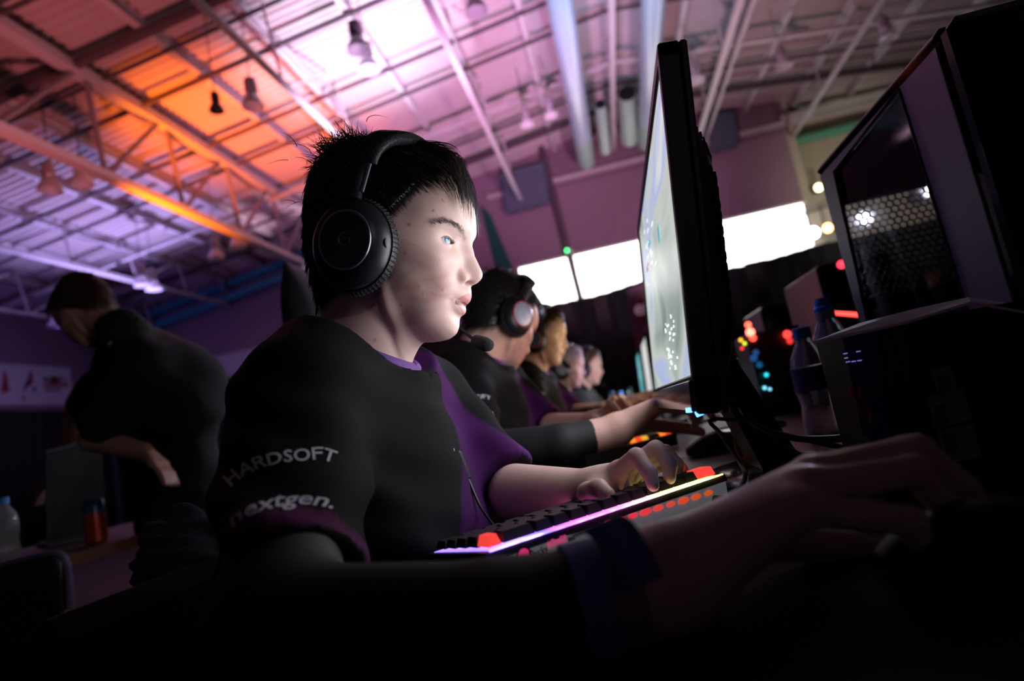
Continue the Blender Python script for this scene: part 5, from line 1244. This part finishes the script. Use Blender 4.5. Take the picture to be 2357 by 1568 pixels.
def arms2(P):
    a = smin(rcone(P, sh_n, el_n, .052, .042), rcone(P, el_n, wr_n, .042, .028), .01); a = smin(a, hand2(P, wr_n, V(.6,-.2,-.45), V(.1,-.9,.1)), .012)
    b = smin(rcone(P, sh_f, el_f, .052, .042), rcone(P, el_f, wr_f, .042, .028), .01); return np.minimum(a, smin(b, hand2(P, wr_f, V(-.7,0,-.5), V(0,.9,0)), .012))
lo, hi = bounds([sh_n, sh_f, el_n, el_f, wr_n, wr_f], .20); va2, qa2 = surf(arms2, lo, hi, .0065); va2 = relax(va2, qa2, 2)
link('body', np_mesh('body', np.concatenate([v, va2]), np.concatenate([q, qa2+len(v)]), M_skin, colors=np.concatenate([c, skincol(va2, (.42,.22,.17))])), sm)
for s in (1, -1): eye_mesh(FS, s, sm, gaze=(1,0,-.2))
hair(FS, sm, mat('hair_auburn', (.045,.018,.012), .4, var=.3, scale=90), seed=31, count=1500, vol=.7, res=.6, messy=.3, width=1.5)
nb_ = tow(FS, V(-.06,0,-.17))
def tee(P):
    m = (sh_n+sh_f)/2; d = smin(rcone(P, m+V(.06,0,-.06), hip+V(-.02,.10,.12), .165, .150), rcone(P, nb_, m, .075, .12), .06)
    d = smin(d, rcone(P, sh_n, sh_n+(el_n-sh_n)*.72, .085, .082), .04); d = smin(d, rcone(P, sh_f, sh_f+(el_f-sh_f)*.72, .085, .082), .04)
    d = smin(d, ell(P, at(420,900,2.05), (.13,.17,.17)), .06); k = rcone(P, tow(FS, V(-.03,0,-.10)), nb_, .058, .060); return smax(d, -k, .004)
lo, hi = bounds([sh_n, sh_f, el_n, el_f, hip, at(470,880,2.0)], .24); vt2, qt2 = surf(tee, lo, hi, .012); vt2 = relax(vt2, qt2, 2)
vt2[:, :] += (.006*np.sin(vt2[:,2]*38+vt2[:,0]*25)*np.sin(vt2[:,1]*21))[:, None]*V(1,.3,0)
link('t_shirt', np_mesh('t_shirt', vt2, qt2, mat('tee_black', (.007,.007,.008), .9)), sm)
def legs2(P):
    d = ell(P, hip+V(0,.10,0), (.15,.17,.14))
    for s in (-.0, .19): d = smin(d, smin(rcone(P, hip+V(0,s,-.02), kn+V(0,s,0), .09, .065), rcone(P, kn+V(0,s,0), an+V(0,s,0), .064, .048), .02), .03)
    return d
lo, hi = bounds([hip, an], .30); v3, q3 = surf(legs2, lo, hi, .016); link('trousers', np_mesh('trousers', relax(v3, q3, 2), q3, mat('trousers_black')), sm)
for s in (0, .19):
    MB().tube([an+V(.05,s,-.03), an+V(-.05,s,-.035), an+V(-.17,s,-.045)], [.04,.045,.032], 10).build('shoe', M_rubber, sm, smooth=True)

# ------------------------------------------------------------------ rear desk with its clutter
rd = thing('rear_desk', 'wooden rear desk behind the row with drinks on it', 'table', (-2.15,1.7,0))
M_wood = mat('desk_wood', (.16,.065,.028), .5, var=.35, scale=9)
MB().box((-2.12,1.72,DZ-.016), (.95,3.0,.032), bev=.004).build('table_top', mat('rear_top', (.02,.016,.016), .5), rd)
MB().box((-1.640,1.72,DZ-.018), (.012,3.0,.034)).build('edge_band', M_wood, rd)
for x in (-2.5,-1.72):
    for y in (.35,3.1): MB().tube([(x,y,0),(x,y,DZ-.03)], .02, 8).build('leg', M_dsteel, rd, smooth=True)
p = onZ(222,1245,DZ); p = V(-1.80, p[1]*1.80/abs(p[0]) if p[0] else 1.8, DZ); D_ = 2.05; p = at(222,1238,D_); p = V(p[0],p[1],DZ)
cn = thing('drink_can', 'red and orange drink can with blue top on the rear desk', 'can', p)
MB().lathe([(.026,0),(.033,.006),(.033,.10)], p, n=20).build('can_body', mat('can_red', (.42,.05,.02), .3, metal=.4, var=.5, scale=25), cn, smooth=True)
MB().lathe([(.033,.10),(.033,.135),(.027,.146),(.025,.143)], p, n=20).build('can_top', mat('can_blue', (.03,.09,.16), .3, metal=.4), cn, smooth=True)
p = at(14,1260,1.9); bottle((p[0],p[1],DZ), .21, .036, 'clear bottle on the rear desk at the left picture edge', label=False)
# laptop the man leans over
lp = thing('laptop', 'open dark laptop on the rear desk in front of the standing man', 'laptop', at(160,1200,2.35))
a, b, c_, d_ = at(105,1040,2.25), at(232,1008,2.45), at(250,1235,2.45), at(110,1280,2.25)
c_[2] = d_[2] = DZ+.02
MB().prism([a,b,c_,d_], V(-.012,.008,0)).build('lid', M_blackp, lp)
MB().tube([a,b], .004, 6).build('lid_edge', mat('lid_edge', (.35,.30,.5), .3, metal=.6), lp)
MB().hexa([d_,c_,c_+V(-.20,.14,0),d_+V(-.20,.14,0)]+[x-V(0,0,.018) for x in (d_,c_,c_+V(-.20,.14,0),d_+V(-.20,.14,0))]).build('keyboard_base', M_blackp, lp)
# chair with bent-wood back, lower left
bc = thing('chair', 'dark chair with a rounded pale-edged backrest at the lower left', 'chair', at(70,1500,1.2)*V(1,1,0))
pts = [at(x, y, 1.2) for x, y in ((-40,1322),(20,1300),(80,1284),(130,1275),(150,1292),(158,1340),(160,1400))]
Mcb = mat('chair_shell', (.012,.010,.012), .45)
MB().tube(smoothpath(pts, 5), .008, 8).build('back_rim', mat('chair_rim', (.16,.11,.20), .3, metal=.5), bc, smooth=True)
G = [[p+(at(70,1600,1.2)-at(70,1300,1.2))*k/6*1.15 for k in range(7)] for p in smoothpath(pts[:5], 4)]
o = MB().grid(G).build('backrest', Mcb, bc, smooth=True); md = o.modifiers.new('t', 'SOLIDIFY'); md.thickness = .012
ce = at(40,1540,1.2); ce = V(ce[0]-.0,ce[1]+.1,.45)
MB().box(ce+V(0,.05,0), (.42,.42,.05), bev=.02).build('seat', Mcb, bc, smooth=True)
for i in (-1,1):
    for j in (-1,1): MB().tube([ce+V(i*.16,.05+j*.16,-.02), V(ce[0]+i*.19,ce[1]+.05+j*.19,0)], .014, 8).build('leg', M_dsteel, bc, smooth=True)
# ------------------------------------------------------------------ main chair and the jacket on it
mc = thing('low_chair', 'low-backed dark chair of the near player', 'chair', (-.40,.675,0)); Mlc = mat('chair_cloth', (.010,.010,.014), .9)
MB().box((-.31,.675,.42), (.44,.46,.07), bev=.03).build('seat', Mlc, mc, smooth=True)
MB().box((-.545,.675,.64), (.045,.40,.26), bev=.02).build('backrest', Mlc, mc, smooth=True)
for s in (-1, 1): MB().tube([(-.50,.675+s*.15,.40),(-.56,.675+s*.15,.60)], .012, 8).build('back_post', M_dsteel, mc, smooth=True)
for i in (-1,1):
    for j in (-1,1): MB().tube([(-.31+i*.17,.675+j*.18,.40), (-.31+i*.20,.675+j*.21,0)], .013, 8).build('leg', M_dsteel, mc, smooth=True)
jc = at(455,1235,.86)
def jacket(P):
    d = rcone(P, at(425,1235,.82), at(560,1200,.90), .040, .050); d = smin(d, rcone(P, at(415,1290,.80), at(560,1300,.88), .050, .060), .03); d = smin(d, rcone(P, at(430,1420,.80), at(570,1440,.86), .055, .065), .04); return d
lo, hi = bounds([at(400,1200,.82), at(580,1460,.9), at(400,1460,.8), at(580,1180,.9)], .09); v4, q4 = surf(jacket, lo, hi, .005); v4 = relax(v4, q4, 2); n4 = normals(v4, q4)
v4 = v4+n4*(.006*np.sin(v4[:,2]*120+v4[:,0]*80+3*np.sin(v4[:,1]*50))+.003*np.sin(v4[:,2]*260+v4[:,1]*150))[:, None]
tag(link('jacket', np_mesh('jacket', v4, q4, mat('jacket_cloth', (.045,.040,.060), .9, bump=.5, bscale=700))), 'dark grey jacket bunched over the back of the near chair', 'jacket')
# pale monitor of the rear row seen past the man
ts = thing('rear_screen', 'pale rear display with a red strip between the standing man and the near player', 'monitor', at(495,1180,2.6)*V(1,1,0)+V(0,0,DZ))
P = [at(x, y, 2.6) for x, y in ((484,1040),(512,1036),(520,1180),(500,1130))]
MB().prism(P, (0,.03,0)).build('display', mat('rear_display', (.30,.28,.42), .6, emit=(.5,.45,.75), estr=.10), ts)
P = [at(x, y, 2.58) for x, y in ((482,1022),(510,1018),(512,1034),(484,1038))]; MB().prism(P, (0,.03,0)).build('red_strip', mat('rear_red', (.40,.10,.10), .6), ts)
MB().box(at(530,1150,2.66), (.10,.05,.45)).build('stand', M_blackp, ts)
# person in the row behind, half hidden
bp = thing('person', 'dark-haired person half hidden behind the second player', 'person', at(1015,900,3.3)*V(1,1,0))
FB = frame(at(1022,892,3.3), rad(20), rad(12)); v, q, c, _ = head_mesh(.3, (.50,.28,.18)); 
tb = MB(); nk = tow(FB, V(-.05,0,-.20))
link('body', np_mesh('body', tow(FB, v), q, M_skin, colors=c), bp)
hair(FB, bp, M_hairb, seed=41, count=800, vol=.8, res=.5, messy=.3, width=1.8)
def bust(P): return smin(ell(P, nk+V(0,0,-.22), (.15,.20,.24)), rcone(P, nk+V(-.02,-.17,-.10), nk+V(-.02,.17,-.10), .075, .075), .05)
v5, q5 = surf(bust, nk-V(.3,.4,.6), nk+V(.3,.4,.12), .02); link('top', np_mesh('top', relax(v5, q5, 2), q5, mat('tee_black')), bp)
def lap(P): return smin(ell(P, V(nk[0],nk[1],.52), (.18,.19,.14)), rcone(P, V(nk[0],nk[1],.5), V(nk[0]+.35,nk[1],.45), .12, .09), .04)
v6, q6 = surf(lap, V(nk[0]-.4,nk[1]-.4,.2), V(nk[0]+.6,nk[1]+.4,.9), .025); link('trousers', np_mesh('trousers', relax(v6, q6, 1), q6, mat('trousers_black')), bp)
stl = thing('stool', 'dark stool under the half hidden person', 'chair', (nk[0],nk[1],0)); MB().lathe([(.19,.36),(.19,.40)], (nk[0],nk[1],0), n=20).build('seat', Mlc, stl)
for a in (45,135,225,315): MB().tube([V(nk[0]+.12*math.cos(rad(a)),nk[1]+.12*math.sin(rad(a)),.37), V(nk[0]+.18*math.cos(rad(a)),nk[1]+.18*math.sin(rad(a)),0)], .012, 6).build('leg', M_dsteel, stl)
